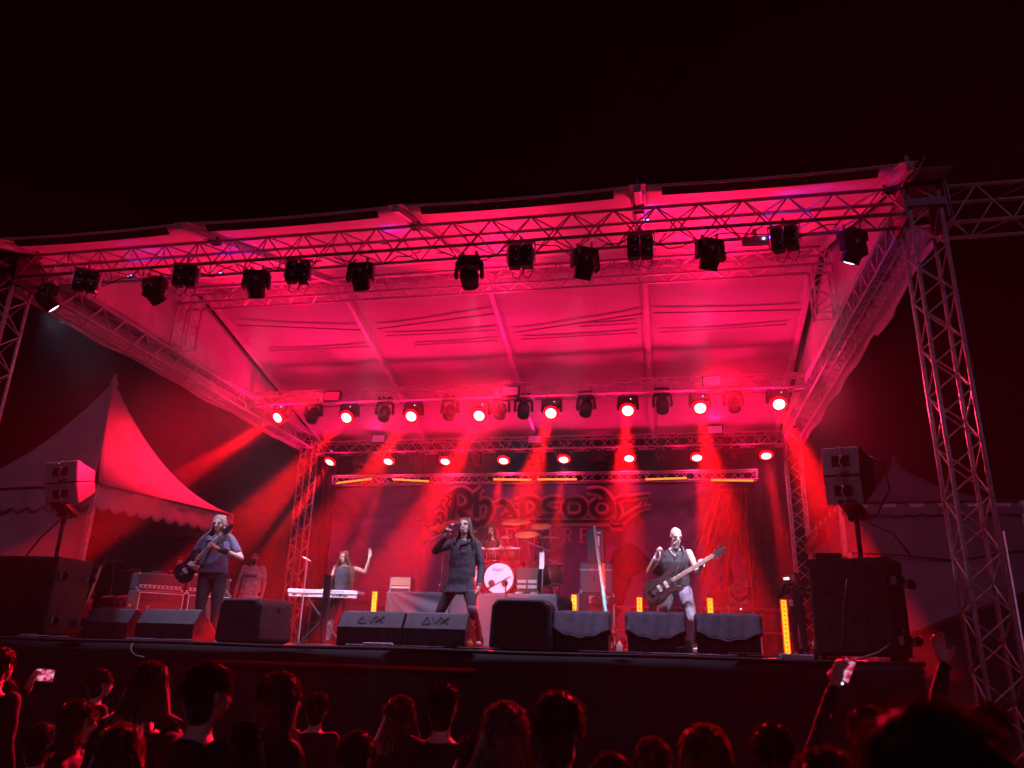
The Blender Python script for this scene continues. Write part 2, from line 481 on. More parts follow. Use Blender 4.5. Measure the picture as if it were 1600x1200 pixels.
def moving_head(name, label, group, P, aim, lens, s=1.0, led=None, ztop=None):
    """P = pivot of the head; hangs below its truss"""
    P = V(P)
    ztop = ztop if ztop else P.z + 0.42 * s
    root = thing(name, label, 'stage light', (P.x, P.y, ztop), 0, group)
    d = (V(aim) - P)
    pan = math.atan2(d.x, -d.y)
    Rz = M.Rotation(pan, 3, 'Z')
    dl = d.normalized()
    base = MB().box((P.x, P.y, ztop - 0.13 * s), (0.32 * s, 0.26 * s, 0.15 * s), Rz)
    b = obj('base', base, BLACKP, root, bevel=0.02 * s)
    for sx in (-1, 1):
        cl = MB().cyl(V((P.x + sx * 0.1 * s, P.y, ztop - 0.06 * s)), (P.x + sx * 0.1 * s, P.y, ztop + 0.045 * s), 0.022 * s)
        cl.box((P.x + sx * 0.1 * s, P.y, ztop + 0.01), (0.035 * s, 0.09 * s, 0.07 * s))
        obj('clamp', cl, STEEL, root)
    if led:
        fwd = Rz @ V((0, -1, 0))
        obj('display_led', MB().ell(V((P.x, P.y, ztop - 0.13 * s)) + fwd * 0.133 * s + (Rz @ V((0.06 * s, 0, 0))), 0.011, nu=8, nv=5), led, root)
    yk = MB()
    for sx in (-1, 1):
        pts = [V((sx * 0.05 * s, 0, 0.215 * s)), V((sx * 0.17 * s, 0, 0.19 * s)), V((sx * 0.19 * s, 0, 0.08 * s)), V((sx * 0.185 * s, 0, -0.04 * s))]
        for i in range(3):
            yk.box((pts[i] + pts[i + 1]) / 2, (0.055 * s, 0.11 * s, (pts[i + 1] - pts[i]).length * 1.15), frame(pts[i + 1] - pts[i], (0, 1, 0)) @ M.Rotation(R(90), 3, 'Z') if i == 0 else None) if i else yk.box((pts[0] + pts[1]) / 2, (0.16 * s, 0.12 * s, 0.05 * s))
    yk.xf(M.Translation(P) @ Rz.to_4x4())
    obj('yoke', yk, BLACKP, root, bevel=0.015 * s)
    up = (0, 0, 1) if abs(dl.z) < 0.95 else (0, 1, 0)
    mx = M.Translation(P) @ frame(dl, up).to_4x4()
    k = s
    head = MB().lathe([(0.05 * k, -0.17 * k), (0.11 * k, -0.15 * k), (0.135 * k, -0.06 * k), (0.14 * k, 0.06 * k), (0.125 * k, 0.13 * k), (0.13 * k, 0.16 * k), (0.128 * k, 0.185 * k), (0.112 * k, 0.186 * k), (0.108 * k, 0.165 * k)], mx, 18)
    h = obj('head', head, BLACKP, root, sm=True)
    obj('lens', MB().lathe([(0.108 * k, 0.166 * k), (0.09 * k, 0.178 * k), (0.05 * k, 0.187 * k), (0.005 * k, 0.19 * k)], mx, 18), lens, root, sm=True)
    if lens is LENS_RED:
        obj('bloom_ring', MB().lathe([(0.112 * k, 0.164 * k), (0.124 * k, 0.167 * k), (0.15 * k, 0.155 * k), (0.15 * k, 0.145 * k), (0.112 * k, 0.15 * k)], mx, 22), BLOOM_RING, root, sm=True)  # glowing ring added around the lens to imitate its red bloom
    ring = MB().tube([mx @ V((0.137 * k * math.cos(R(t)), 0.137 * k * math.sin(R(t)), 0.02 * k)) for t in range(0, 361, 20)], 0.008 * k, 5)
    obj('head_ring', ring, BLACK, root)
    return root, mx

# front truss: eight moving heads
G1 = 'moving heads hung from the front truss'
fm = [(72, 462, (-2.5, 5, 0), True, 'moving head at the far left of the front truss tilted with glowing white face', 500),
      (240, 450, (-2.7, 5, 1.0), False, 'small moving head between the first two blinder boxes on the front truss', 2600),
      (400, 440, (-3.0, 3.0, 0.6), False, 'dark moving head right of the second blinder from the left', 2600),
      (563, 428, (-0.8, 3.2, 0.6), True, 'moving head with lavender beam under the third canopy bay from left edge', 2600),
      (733, 424, (0.3, 5.4, 1.5), False, 'moving head left of the paired blinder near the truss middle', 2600),
      (914, 410, (1.0, 2.5, 0.8), True, 'moving head with an orange edged collar between two paired blinders', 2200),
      (1110, 395, (3.0, 2.5, 0.9), True, 'moving head with the brightest white beam, right of the paired blinder', 1300),
      (1334, 384, (4.0, 2.6, 0.5), True, 'moving head at the far right of the front truss beside the tower', 2200)]
for px, py, aim, lit, lab, pw in fm:
    P = at(px, py + 6, 0.2)
    r_, mx_ = moving_head('moving_head', lab, G1, P, V(aim), LENS_WHITE if lit else LENS_DARK, s=0.95, led=BLUELED, ztop=5.2)
    d = (V(aim) - P).normalized()
    spot('beam_lamp', r_, P + d * 0.24, V(aim), pw * 0.7, (0.88, 0.7, 0.95), 34, 0.9, 0.06)
    if lit: spot('extra_glow_beam', r_, P + d * 0.24, P + d * 0.24 + V((d.x * 0.4, 0.55, -1)), 2300 if px > 100 else 900, (0.85, 0.66, 1.0), 17, 0.9, 0.08)  # second tight beam added so the lit heads show a short glow
    spot('stage_fill', r_, P + V((0, 0.02, -0.24)), P + V((0.3 * (0.5 - P.x), 0.8, -2.2)), 200, (0.68, 0.54, 1.0), 104, 0.8, 0.08)  # wide fill added below every head to brighten the stage
G2 = 'four eye blinders on the front truss'
bl = [(135, 440, 0.45, 'blinder box nearest the left end of the front truss'), (290, 432, 0.3, 'blinder box second from left above the riser truss'),
      (466, 426, 0.2, 'blinder box with four clear round lamps, third from left'), (814, 402, 0.0, 'paired blinder hanging near the middle of the front truss'),
      (1000, 387, 0.0, 'paired blinder with dangling cables below the third canopy rib'), (1226, 374, -0.25, 'paired blinder beside the violet lit fixture at right')]
for px, py, rz, lab in bl:
    P = at(px, py, 0.0)
    rt = thing('blinder_light', lab, 'blinder light', (P.x, P.y, P.z + 0.2), rz, G2)
    H = V((P.x, P.y, P.z))
    Rz = M.Rotation(rz, 3, 'Z')
    for sx in (-1, 1):
        hs = obj('lamp_pod', MB().box(H + Rz @ V((sx * 0.085, 0, 0)), (0.165, 0.15, 0.33), Rz), BLACKP, rt, bevel=0.03)
        for sz in (-1, 1):
            c = H + Rz @ V((sx * 0.085, -0.078, sz * 0.08))
            obj('lamp_lens', MB().ell(c, (0.066, 0.02, 0.066), Rz, nu=14, nv=8), LENS_DARK, hs, sm=True)
    br_ = MB()
    for sx in (-1, 1):
        br_.box(H + Rz @ V((sx * 0.19, 0, 0.06)), (0.012, 0.05, 0.28), Rz)
    br_.box(H + Rz @ V((0, 0, 0.2)), (0.39, 0.05, 0.012), Rz).cyl(H + V((0, 0, 0.2)), H + V((0, 0, 0.3)), 0.02)
    obj('bracket', br_, STEEL, rt)
    cb = MB()
    for sx in (-0.09, 0.05):
        cb.tube([H + Rz @ V((sx, 0.02, -0.16)), H + Rz @ V((sx - 0.03, 0.03, -0.26)), H + Rz @ V((sx + 0.05, 0.05, -0.30)), H + Rz @ V((sx + 0.1, 0.06, -0.2)), H + Rz @ V((sx + 0.12, 0.08, 0.2))], 0.006, 5)
    obj('cable', cb, BLACK, rt)
P = at(1180, 377, 0.3)
rt = thing('strip_fixture', 'small pale violet lit fixture clamped left of the right blinder', 'stage light', P, 0)
obj('housing', MB().box(P, (0.34, 0.12, 0.1)), CLOTH2, rt, bevel=0.02)
obj('clamp', MB().box(P + V((0, 0, 0.1)), (0.05, 0.06, 0.14)), STEEL, rt)
obj('led', MB().ell(P + V((0.1, -0.065, 0)), 0.016), BLUELED, rt)
spot('led_glow', rt, P + V((0.19, 0, 0.02)), P + V((1, 0.3, 0.5)), 12, (0.15, 0.05, 1.0), 150, 1, 0.02)
for i, (px, py) in enumerate(((205, 432), (345, 428), (600, 378), (1010, 345))):
    P = at(px, py, 0.45)
    rt = thing('truss_led_spot', ['small violet led clipped right of the first blinder', 'small violet led clipped right of the second blinder', 'small violet led inside the front truss left of middle', 'small violet led inside the front truss above the paired blinder'][i], 'led light', P, 0, 'violet leds along the front truss')
    obj('case', MB().box(P, (0.1, 0.06, 0.05)), BLACKP, rt)
    obj('led', MB().box(P + V((0, -0.032, -0.005)), (0.07, 0.006, 0.02)), BLUELED, rt)
    spot('led_glow', rt, P + V((0, 0, 0.04)), P + V((0.4, 0.2, 1)), 5, (0.12, 0.03, 1.0), 150, 1, 0.02)

# cabling looped along the front truss
rc = random.Random(5)
for i, x in enumerate((-5.6, -4.1, -2.7, -1.2, 0.3, 1.7, 3.0, 4.3)):
    pts = []
    for j in range(9):
        t = j / 8
        pts.append(V((x + 1.3 * t, 0.1 + rc.uniform(-0.05, 0.08), 5.25 - 0.16 * math.sin(math.pi * t) * rc.uniform(0.6, 1.3))))
    ct = thing('cable', ['slack power cable under the front truss at its far left', 'slack power cable under the front truss right of the second blinder', 'slack power cable under the front truss right of the third blinder', 'slack power cable under the front truss left of the middle', 'slack power cable under the front truss at its middle', 'slack power cable under the front truss right of the middle', 'slack power cable under the front truss left of the violet fixture', 'slack power cable under the front truss at its far right'][i], 'cable', pts[0], 0, 'cables under the front truss')
    obj('cord', MB().tube(pts, 0.009, 5), BLACK, ct, sm=True)
# rows of red lamps on the rear trusses
G3, G4 = 'red beam lamps in the upper row', 'red beam lamps in the lower row'
ordw = ['first', 'second', 'third', 'fourth', 'fifth', 'sixth', 'seventh', 'eighth']
up_ = [(435, 652), (542, 652), (643, 650), (749, 649), (861, 645), (981, 641), (1094, 637), (1217, 631)]
lo_ = [(516, 721), (607, 720), (696, 720), (787, 719), (881, 717), (983, 715), (1089, 714), (1197, 711)]
for k, (lst, Y, dr, grp, row, pw) in enumerate(((up_, 7.44, V((0.0, -1, -0.82)), G3, 'upper', 1), (lo_, 10.9, V((0.0, -0.62, -1)), G4, 'lower', 1))):
    for i, (px, py) in enumerate(lst):
        L = at(px, py, Y)
        d = (dr + V((-0.27 if (k == 0 and i == 0) else (-0.22 if i == 0 else 0), 0, 0))).normalized()
        P = L - d * 0.16
        zt = (5.45 if k == 0 else 5.11) - 0.05
        r_, mx_ = moving_head('beam_lamp', 'glowing red lamp, %s from the left in the %s row of the rear trusses' % (ordw[i], row), grp, P, P + d, LENS_RED, s=1.14, led=WHITELED if i % 3 else BLUELED, ztop=max(zt, P.z + 0.3))
        spot('red_beam', r_, P + d * 0.26, P + d * 2, (140000 if k == 0 else 95000) * (1.7 if i == 0 and k else 1), RED, 9.5 if k == 0 else 8.5, 0.35, 0.08)
        if i == 7 and k == 0: spot('side_fill', r_, P + d * 0.27 + V((0.1, 0, 0)), V((6.8, 0, 2.6)), 4500, (1, 0.02, 0.08), 24, 0.9, 0.11)  # added fill that reddens the front right tower
        if i == 0: spot('side_fill', r_, P + d * 0.27 + V((-0.1, 0, 0)), V((-9, 6.5, 3.0)), 1500 if k == 0 else 700, (1, 0.004, 0.03), 75, 0.9, 0.11)  # added fill throwing red onto the pale tent
        if k: spot('banner_fill', r_, P + V((0, 0.25, -0.12)), P + V((0, 1.2, -1.9)), 60, (1, 0.03, 0.16), 150, 1.0, 0.1)  # added behind the lamp to light the banner evenly
        spot('roof_fill', r_, P + d * 0.27, P + d * 0.27 + (V((0, -0.5, 1)) if k == 0 else V((0, -0.4, 1))), 165 if k == 0 else 135, (1, 0.004, 0.1), 146, 0.5, 0.11)  # upward fill added here to redden the canopy
for k, (lst, Y, grp, row) in enumerate(((((490, 648), (601, 645), (703, 643), (782, 641), (818, 640), (916, 637), (1035, 632), (1146, 630)), 7.44, 'unlit moving heads in the upper row', 'upper'),
                                       (((563, 722), (652, 722), (742, 720), (835, 718), (935, 716), (1037, 714), (1143, 712)), 10.9, 'unlit moving heads in the lower row', 'lower'))):
    for i, (px, py) in enumerate(lst):
        P = at(px, py, Y)
        moving_head('moving_head', 'unlit dark moving head, %s from the left in the %s rear row' % (ordw[i], row), grp, P, P + V((0.1 * math.sin(i * 2.1), -0.55, -1)), LENS_DARK, s=1.05, ztop=P.z + 0.42 if k == 0 else 5.06)
# wash panels
for i, (px, py, Y, lab, m_) in enumerate(((520, 620, 7.2, 'bright red wash panel at the left end of the upper rear truss', PANELR), (798, 612, 7.2, 'dull pink wash panel in the middle of the upper rear truss', PANELM), (1112, 596, 7.2, 'dull pink wash panel toward the right of the upper rear truss', PANELM),
                            (592, 686, 10.7, 'pink wash panel left on the lower rear truss', PANELM), (836, 687, 10.7, 'pink wash panel mid way along the lower rear truss', PANELM), (1117, 672, 10.7, 'pale wash panel right on the lower rear truss', PANELM))):
    P = at(px, py, Y)
    tl = M.Rotation(R(-12), 3, 'X')
    rt = thing('wash_panel', lab, 'wash light', P, 0, 'wash panels on the rear trusses')
    obj('housing', MB().box(P, (0.42, 0.1, 0.26), tl), BLACKP, rt, bevel=0.012)
    obj('lit_face', MB().box(P + V((0, -0.055, 0)), (0.35, 0.012, 0.2), tl), m_, rt)
    obj('bracket', MB().box(P + V((0, 0.09, -0.02)), (0.3, 0.06, 0.03)), STEEL, rt)
    spot('wash', rt, P + V((0, -0.12, 0)), P + V((0, -5, 2.0)), 50 if Y < 9 else 20, (1.0, 0.02, 0.25), 105, 1.0, 0.15)  # spot added at the panel to tint the canopy pink
    if Y < 9: spot('crowd_wash', rt, P + V((0, -0.12, 0)), P + V((0, -14, -6.1)), 45000, (1.0, 0.004, 0.03), 22, 0.8, 0.15)  # added beam giving the audience heads their red rims
    if Y < 9: spot('eave_fill', rt, P + V((0, -0.12, 0.02)), P + V((0, -7, 1.35)), 3100, (1.0, 0.004, 0.06), 50, 0.9, 0.15)  # added red fill aimed at the front eave

# ------------------------------------------------------------------ amber led bars
AMB = mat('amber_led_tube', (0.9, 0.6, 0.1), 0.4, 0, 0, emit=(1.0, 0.2, 0.02), estr=1.9)
YEL = mat('yellow_led_cells', (0.9, 0.7, 0.1), 0.4, 0, 0, emit=(1.0, 0.5, 0.02), estr=1.4)
REDEDGE = mat('red_diffuser', (0.5, 0.02, 0.01), 0.3, 0, 0, emit=(1.0, 0.05, 0.0), estr=1.0)
for i, (x0, y0, x1, y1) in enumerate(((526, 755, 581, 748), (614, 749, 670, 752), (771, 749, 830, 750), (840, 749, 901, 749), (1009, 749, 1073, 747), (1111, 750, 1177, 751))):
    p0, p1 = at(x0, y0, 11.4), at(x1, y1, 11.4)
    c = (p0 + p1) / 2
    rt = thing('led_bar', 'amber led bar lying in the banner truss, %s from the left' % ordw[i], 'led bar', c, 0, 'amber bars along the banner truss')
    fr = frame(p1 - p0)
    obj('housing', MB().box(c + V((0, 0.035, 0)), (0.06, 0.05, (p1 - p0).length + 0.04), fr @ M.Rotation(R(90), 3, 'Z')), BLACK, rt)
    obj('tube', MB().cyl(p0, p1, 0.026, n=10), AMB, rt, sm=True)
for i, (px, py, h) in enumerate(((586, 925, 1.0), (897, 930, 1.0), (999, 934, 1.0), (1109, 935, 1.0), (1224, 938, 1.05))):
    Y = 7.6
    t = at(px, py, Y)
    rt = thing('led_batten', ['upright yellow led batten right of the keyboard player', 'upright yellow led batten left of the flight case tower', 'upright yellow led batten left of the bass player', 'upright yellow led batten right of the bass player', 'tallest looking yellow led batten beside the photographer'][i], 'led batten', (t.x, Y, 0), 0, 'yellow battens standing on the stage')
    zb_ = max(0.06, t.z - h)
    lean = 0.06 if i == 4 else (0.02 if i else -0.05)
    hb = MB().box((t.x, Y + 0.05, (t.z + zb_) / 2), (0.15, 0.06, t.z - zb_ + 0.05))
    obj('housing', hb, BLACK, rt)
    obj('diffuser', MB().box((t.x, Y + 0.012, (t.z + zb_) / 2), (0.135, 0.02, t.z - zb_ + 0.03)), REDEDGE, rt, bevel=0.006)
    obj('lit_strip', MB().box((t.x, Y - 0.005, (t.z + zb_) / 2), (0.095, 0.02, t.z - zb_)), YEL, rt, bevel=0.006)
    n = 12
    for k in range(n):
        obj('led_cell', MB().box((t.x, Y - 0.018, zb_ + (k + 0.5) * (t.z - zb_) / n), (0.03, 0.008, 0.026)), BLACK, rt)
    obj('foot', MB().box((t.x, Y + 0.03, zb_ / 2), (0.26, 0.3, zb_)), BLACK, rt)
# ------------------------------------------------------------------ banner, curtains, rail
def banner_mat():
    m = bpy.data.materials.new('printed_banner_cloth'); m.use_nodes = True
    nt = m.node_tree; b = nt.nodes['Principled BSDF']; b.inputs['Roughness'].default_value = 0.75
    tc = nt.nodes.new('ShaderNodeTexCoord')
    sp = nt.nodes.new('ShaderNodeSeparateXYZ'); nt.links.new(tc.outputs['Object'], sp.inputs[0])
    mp = nt.nodes.new('ShaderNodeMapping'); mp.inputs['Scale'].default_value = (0.35, 1, 0.6); mp.inputs['Rotation'].default_value = (0, 0.5, 0)
    nt.links.new(tc.outputs['Object'], mp.inputs[0])
    nz = nt.nodes.new('ShaderNodeTexNoise'); nz.inputs['Scale'].default_value = 1.6; nz.inputs['Detail'].default_value = 7; nz.inputs['Distortion'].default_value = 1.2
    nt.links.new(mp.outputs[0], nz.inputs['Vector'])
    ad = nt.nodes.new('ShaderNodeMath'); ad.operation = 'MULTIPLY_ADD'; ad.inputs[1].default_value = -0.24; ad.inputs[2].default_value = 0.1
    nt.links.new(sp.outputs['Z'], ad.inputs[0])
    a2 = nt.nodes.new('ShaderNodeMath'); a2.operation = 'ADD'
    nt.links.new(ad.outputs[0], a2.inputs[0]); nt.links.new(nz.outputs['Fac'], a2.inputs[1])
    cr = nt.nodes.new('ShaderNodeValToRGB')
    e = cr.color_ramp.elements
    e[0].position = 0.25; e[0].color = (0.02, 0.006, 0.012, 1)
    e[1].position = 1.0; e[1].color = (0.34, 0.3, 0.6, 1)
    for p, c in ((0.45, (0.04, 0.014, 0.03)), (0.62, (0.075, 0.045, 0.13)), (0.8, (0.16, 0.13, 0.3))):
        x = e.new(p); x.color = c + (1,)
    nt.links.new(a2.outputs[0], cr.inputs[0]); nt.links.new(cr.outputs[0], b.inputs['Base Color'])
    return m
BAN = banner_mat()
PINK = mat('magenta_print', (0.9, 0.62, 0.72), 0.7, 0, 0.05, 9)
PINKD = mat('logo_fill_print', (0.6, 0.2, 0.34), 0.7, 0, 0.08, 6)
DARKP = mat('dark_logo_print', (0.015, 0.005, 0.01), 0.7, 0, 0.15, 9)
SHADP = mat('dark_violet_print', (0.022, 0.01, 0.03), 0.8, 0, 0.3, 3)
BY = 11.75
bx0, bx1 = -6.05, 5.45
ban = thing('band_banner', 'wide printed stage banner with blackletter band logo under the amber bars', 'banner', (0, BY, 4.33))
def bfn(u, v):
    x = bx0 + (bx1 - bx0) * u
    z = 4.33 - 4.05 * v
    w = 0.012 * math.sin(x * 4 + 1.5 * math.sin(z)) * v + 0.02 * noise.noise(V((x * 0.7, z * 0.7, 1)))
    f = max(0.0, (x - 3.1) / 2.3)
    if f > 0:
        ang = math.atan2(x - 5.6, 4.6 - z)
        w += 0.05 * f * math.sin(ang * 34) * (1 - 0.6 * v)
    return V((x, BY + w, z))
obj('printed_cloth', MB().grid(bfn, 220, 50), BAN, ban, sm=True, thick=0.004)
_dep = [0.05]
def strip(mb, pts, w, Y):
    """mitred flat ribbon through photo-traced points on the banner plane"""
    n = len(pts); L = []; Rr = []
    for i in range(n):
        a = V(pts[max(0, i - 1)]); b = V(pts[min(n - 1, i + 1)]); c = V(pts[i])
        d = (b - a).normalized() if (b - a).length > 0 else V((1, 0))
        nn = V((-d.y, d.x))
        ww = w[i] if hasattr(w, '__len__') else w
        L.append(c + nn * ww / 2); Rr.append(c - nn * ww / 2)
    vs = [at(p.x, p.y, Y) for p in L + Rr]
    mb.add(vs, [(i, i + 1, n + i + 1, n + i) for i in range(n - 1)])
def c1(x, y): return V((670 + x / 8.889, 750 + y / 8.889))
def c2(x, y): return V((840 + x / 8.889, 750 + y / 8.889))
def smoothpts(p, k=3):
    for _ in range(k):
        q = [p[0]]
        for a, b in zip(p[:-1], p[1:]):
            q += [a.lerp(b, 0.25), a.lerp(b, 0.75)]
        p = q + [p[-1]]
    return p
S_ = 1 / 8.889
LET = {
 'R': [([c1(215, 205), c1(300, 250), c1(245, 345), c1(300, 410), c1(265, 560)], [30, 50, 40, 50, 20], 0), ([c1(350, 190), c1(345, 380), c1(325, 560)], [60, 85, 55], 0), ([c1(250, 215), c1(430, 120), c1(560, 200), c1(585, 320), c1(500, 400), c1(400, 395)], [20, 70, 85, 80, 60, 40], 2),
       ([c1(400, 420), c1(540, 540), c1(670, 640), c1(770, 540)], [60, 90, 75, 10], 2), ([c1(95, 640), c1(170, 690), c1(250, 640)], [20, 35, 10], 2), ([c1(85, 500), c1(180, 440), c1(210, 560)], [10, 40, 20], 1)],
 'h': [([c1(745, 105), c1(660, 190), c1(600, 230)], [20, 45, 10], 0), ([c1(655, 180), c1(655, 525)], [80, 75], 0), ([c1(700, 330), c1(800, 285), c1(870, 380), c1(840, 490), c1(740, 640)], [40, 70, 75, 60, 10], 2)],
 'a': [([c1(920, 340), c1(1060, 290), c1(1200, 500), c1(1235, 520)], [15, 70, 75, 20], 1), ([c1(1190, 430), c1(1080, 480), c1(1010, 520)], [30, 55, 10], 1), ([c1(1020, 522), c1(1240, 522)], [30, 30], 0)],
 'p': [([c1(1190, 295), c1(1290, 280)], [15, 60], 0), ([c1(1300, 270), c1(1300, 560), c1(1295, 680)], [75, 85, 60], 0), ([c1(1300, 270), c1(1420, 245), c1(1530, 320), c1(1510, 450), c1(1340, 520)], [40, 60, 75, 70, 30], 2)],
 's': [([c2(330, 262), c2(150, 262), c2(70, 340), c2(130, 420), c2(280, 430)], [30, 50, 75, 60, 40], 2), ([c2(0, 512), c2(120, 500), c2(320, 500)], [20, 60, 55], 1)],
 'o': [([c2(400, 280), c2(600, 265), c2(665, 380), c2(610, 505), c2(420, 505)], [30, 60, 85, 60, 45], 2), ([c2(410, 290), c2(365, 390), c2(410, 500)], [20, 65, 20], 2)],
 'd': [([c2(690, 150), c2(880, 150), c2(960, 240), c2(1050, 370), c2(1000, 490), c2(860, 515), c2(770, 460), c2(740, 370), c2(840, 270)], [20, 70, 90, 85, 60, 50, 70, 80, 25], 2), ([c2(840, 285), c2(960, 290)], [25, 30], 0)],
 'y': [([c2(1070, 300), c2(1180, 250), c2(1290, 240)], [25, 45, 20], 1), ([c2(1095, 330), c2(1140, 430), c2(1100, 570)], [30, 60, 10], 2), ([c2(1130, 600), c2(1290, 470), c2(1440, 380), c2(1580, 375)], [60, 40, 25, 8], 2), ([c2(1290, 250), c2(1540, 212), c2(1440, 360)], [40, 30, 20], 0)],
}
for i, (ch, strokes) in enumerate(LET.items()):
    back, mid, face = MB(), MB(), MB()
    for k, (pts, w, sm_) in enumerate(strokes):
        pl = smoothpts(pts, sm_) if sm_ else pts
        wi = [x * S_ for x in w]
        m_ = len(pl)
        ww = [wi[0] + 0] * m_
        for q in range(m_):
            t = q / (m_ - 1) * (len(wi) - 1); a = min(int(t), len(wi) - 2)
            ww[q] = wi[a] + (wi[a + 1] - wi[a]) * (t - a)
        d = 0.0007 * (i * 3 + k)
        strip(back, pl, [x + 9.0 for x in ww], BY - 0.06 - d)
        strip(mid, pl, [x + 6.0 for x in ww], BY - 0.085 - d)
        strip(face, pl, ww, BY - 0.11 - d)
    L_ = obj('letter', back, PINK, ban)
    obj('letter_fill', mid, PINKD, L_)
    obj('letter_face', face, DARKP, L_)
ub, um, uf = MB(), MB(), MB()
pl = [c1(1330, 588), c2(0, 588), c2(1000, 588), c2(1040, 650), c2(1190, 650)]
strip(ub, pl, 13, BY - 0.05); strip(uf, [p + V((0, -1.5)) for p in pl], 5, BY - 0.13)
L_ = obj('underline', ub, PINK, ban); obj('underline_face', uf, DARKP, L_)
def serif(ch, x, y0=825.5, y1=848):
    s = MB(); Y = BY - 0.05; h = y1 - y0
    def st(a, b, w, k): strip(s, [V(a), V(b)], w, Y - 0.001 * k)
    if ch == 'O':
        pts = [V((x + 8 + 8.5 * math.cos(t), (y0 + y1) / 2 + h / 2 * math.sin(t))) for t in [i * 2 * math.pi / 20 for i in range(21)]]
        strip(s, pts, [2.4 + 1.6 * abs(math.cos(i * 2 * math.pi / 20)) for i in range(21)], Y)
    else:
        st((x + 3, y0), (x + 3, y1), 4.2, 0)
        st((x - 1, y1), (x + 8, y1), 1.2, 1); st((x - 1, y0), (x + 8, y0), 1.2, 2)
        if ch in 'FE':
            st((x + 3, y0 + 0.6), (x + 15, y0 + 0.6), 1.8, 3); st((x + 14.5, y0), (x + 14.5, y0 + 6), 1.6, 4)
            st((x + 3, y0 + h * 0.48), (x + 11, y0 + h * 0.48), 1.6, 5); st((x + 10.5, y0 + h * 0.34), (x + 10.5, y0 + h * 0.62), 1.4, 6)
        if ch == 'E':
            st((x + 3, y1 - 0.6), (x + 15, y1 - 0.6), 1.8, 7); st((x + 15, y1), (x + 15.5, y1 - 6), 1.6, 8)
        if ch == 'R':
            strip(s, [V(p) for p in ((x + 4, y0 + 0.6), (x + 11, y0 + 1.5), (x + 13.5, y0 + 6), (x + 11, y0 + 10.5), (x + 4, y0 + 11.5))], [1.6, 2.4, 3.8, 2.4, 1.6], Y - 0.003)
            strip(s, [V(p) for p in ((x + 7, y0 + 11.5), (x + 12, y1 - 3), (x + 17, y1))], [3.4, 3.6, 1.5], Y - 0.005)
    obj('letter', s, PINK, ban)
for ch, x in (('O', 762), ('F', 789), ('F', 834), ('I', 857), ('R', 879), ('E', 905)):
    serif(ch, x)
# dark printed shapes of the artwork: crags and wing-like smoke
def printpoly(pts, Y, m_=SHADP, name='printed_shape'):
    vs = [at(x, y, Y) for x, y in pts]
    me = MB().add(vs, [tuple(range(len(vs)))])
    obj(name, me, m_, ban)
printpoly([(958, 862), (972, 852), (985, 848), (1000, 858), (1012, 872), (1030, 884), (1042, 880), (1046, 872), (1040, 868), (1052, 866), (1058, 880), (1050, 898), (1034, 902), (1016, 894), (1002, 892), (988, 902), (980, 925), (968, 960), (950, 985), (938, 985), (940, 920)], BY - 0.045)
printpoly([(1093, 985), (1100, 940), (1112, 915), (1128, 900), (1120, 925), (1136, 905), (1142, 880), (1148, 912), (1140, 940), (1126, 955), (1118, 985)], BY - 0.045)
REDC = mat('red_satin_and_lit_cloth', (0.32, 0.02, 0.025), 0.4, 0, 0.15, 6)
dr = thing('red_drape', 'gathered red satin drape fanning down at the right end of the banner', 'drape', (5.2, 11.5, 4.4))
def fan(u, v):
    px0 = 1116 + 50 * u
    p = at(px0, 764, 11.5)
    ln = 2.7 - 1.6 * abs(math.sin(u * 9.4 + 0.5)) * (1 - 0.35 * u)
    ang = (1 - u) * 0.0 + (u - 0.95) * -0.36
    q = p + V((-ln * 0.22 * (1.05 - u) * v * 1.6, 0, -ln * v))
    q.y += 0.1 * math.sin(u * 44 + v * 2) * (1 - 0.4 * v) - 0.05
    return q
obj('satin_cloth', MB().grid(fan, 140, 30), REDC, dr, sm=True, thick=0.004)
CURT = mat('black_molton_curtain', (0.035, 0.028, 0.03), 0.9, 0, 0.2, 4)
for lab, x0, x1 in (('black curtain between the banner and the rear right tower', 5.5, 6.55), ('black curtain between the rear left tower and the banner', -6.5, -6.1), ):
    c = thing('side_curtain', lab, 'curtain', ((x0 + x1) / 2, 11.5, 5.1), 0, 'black side curtains')
    obj('curtain_cloth', MB().grid(lambda u, v: V((x0 + (x1 - x0) * u, 11.85 + 0.05 * math.sin(u * (x1 - x0) * 22) * (0.6 + 0.4 * v), 5.1 - 5.08 * v)), 60, 12), CURT, c, sm=True, thick=0.005)
rl = thing('guard_rail', 'silver guard rail along the back of the stage below the banner', 'railing', (2, 10.6, 0))
for z in (1.02, 0.5):
    obj('rail', MB().cyl((-5.9, 10.6, z), (6.3, 10.6, z), 0.045 if z > 0.9 else 0.028, n=10), STEEL, rl, sm=True)
for x in (-5.9, -3.9, -1.9, 0.1, 2.35, 4.3, 6.3):
    p_ = obj('post', MB().cyl((x, 10.6, 0), (x, 10.6, 1.02), 0.03, n=8), STEEL, rl, sm=True)
    obj('post_clamp', MB().box((x, 10.57, 1.0), (0.2, 0.1, 0.12)).box((x, 10.58, 0.06), (0.16, 0.16, 0.03)), STEEL, p_)

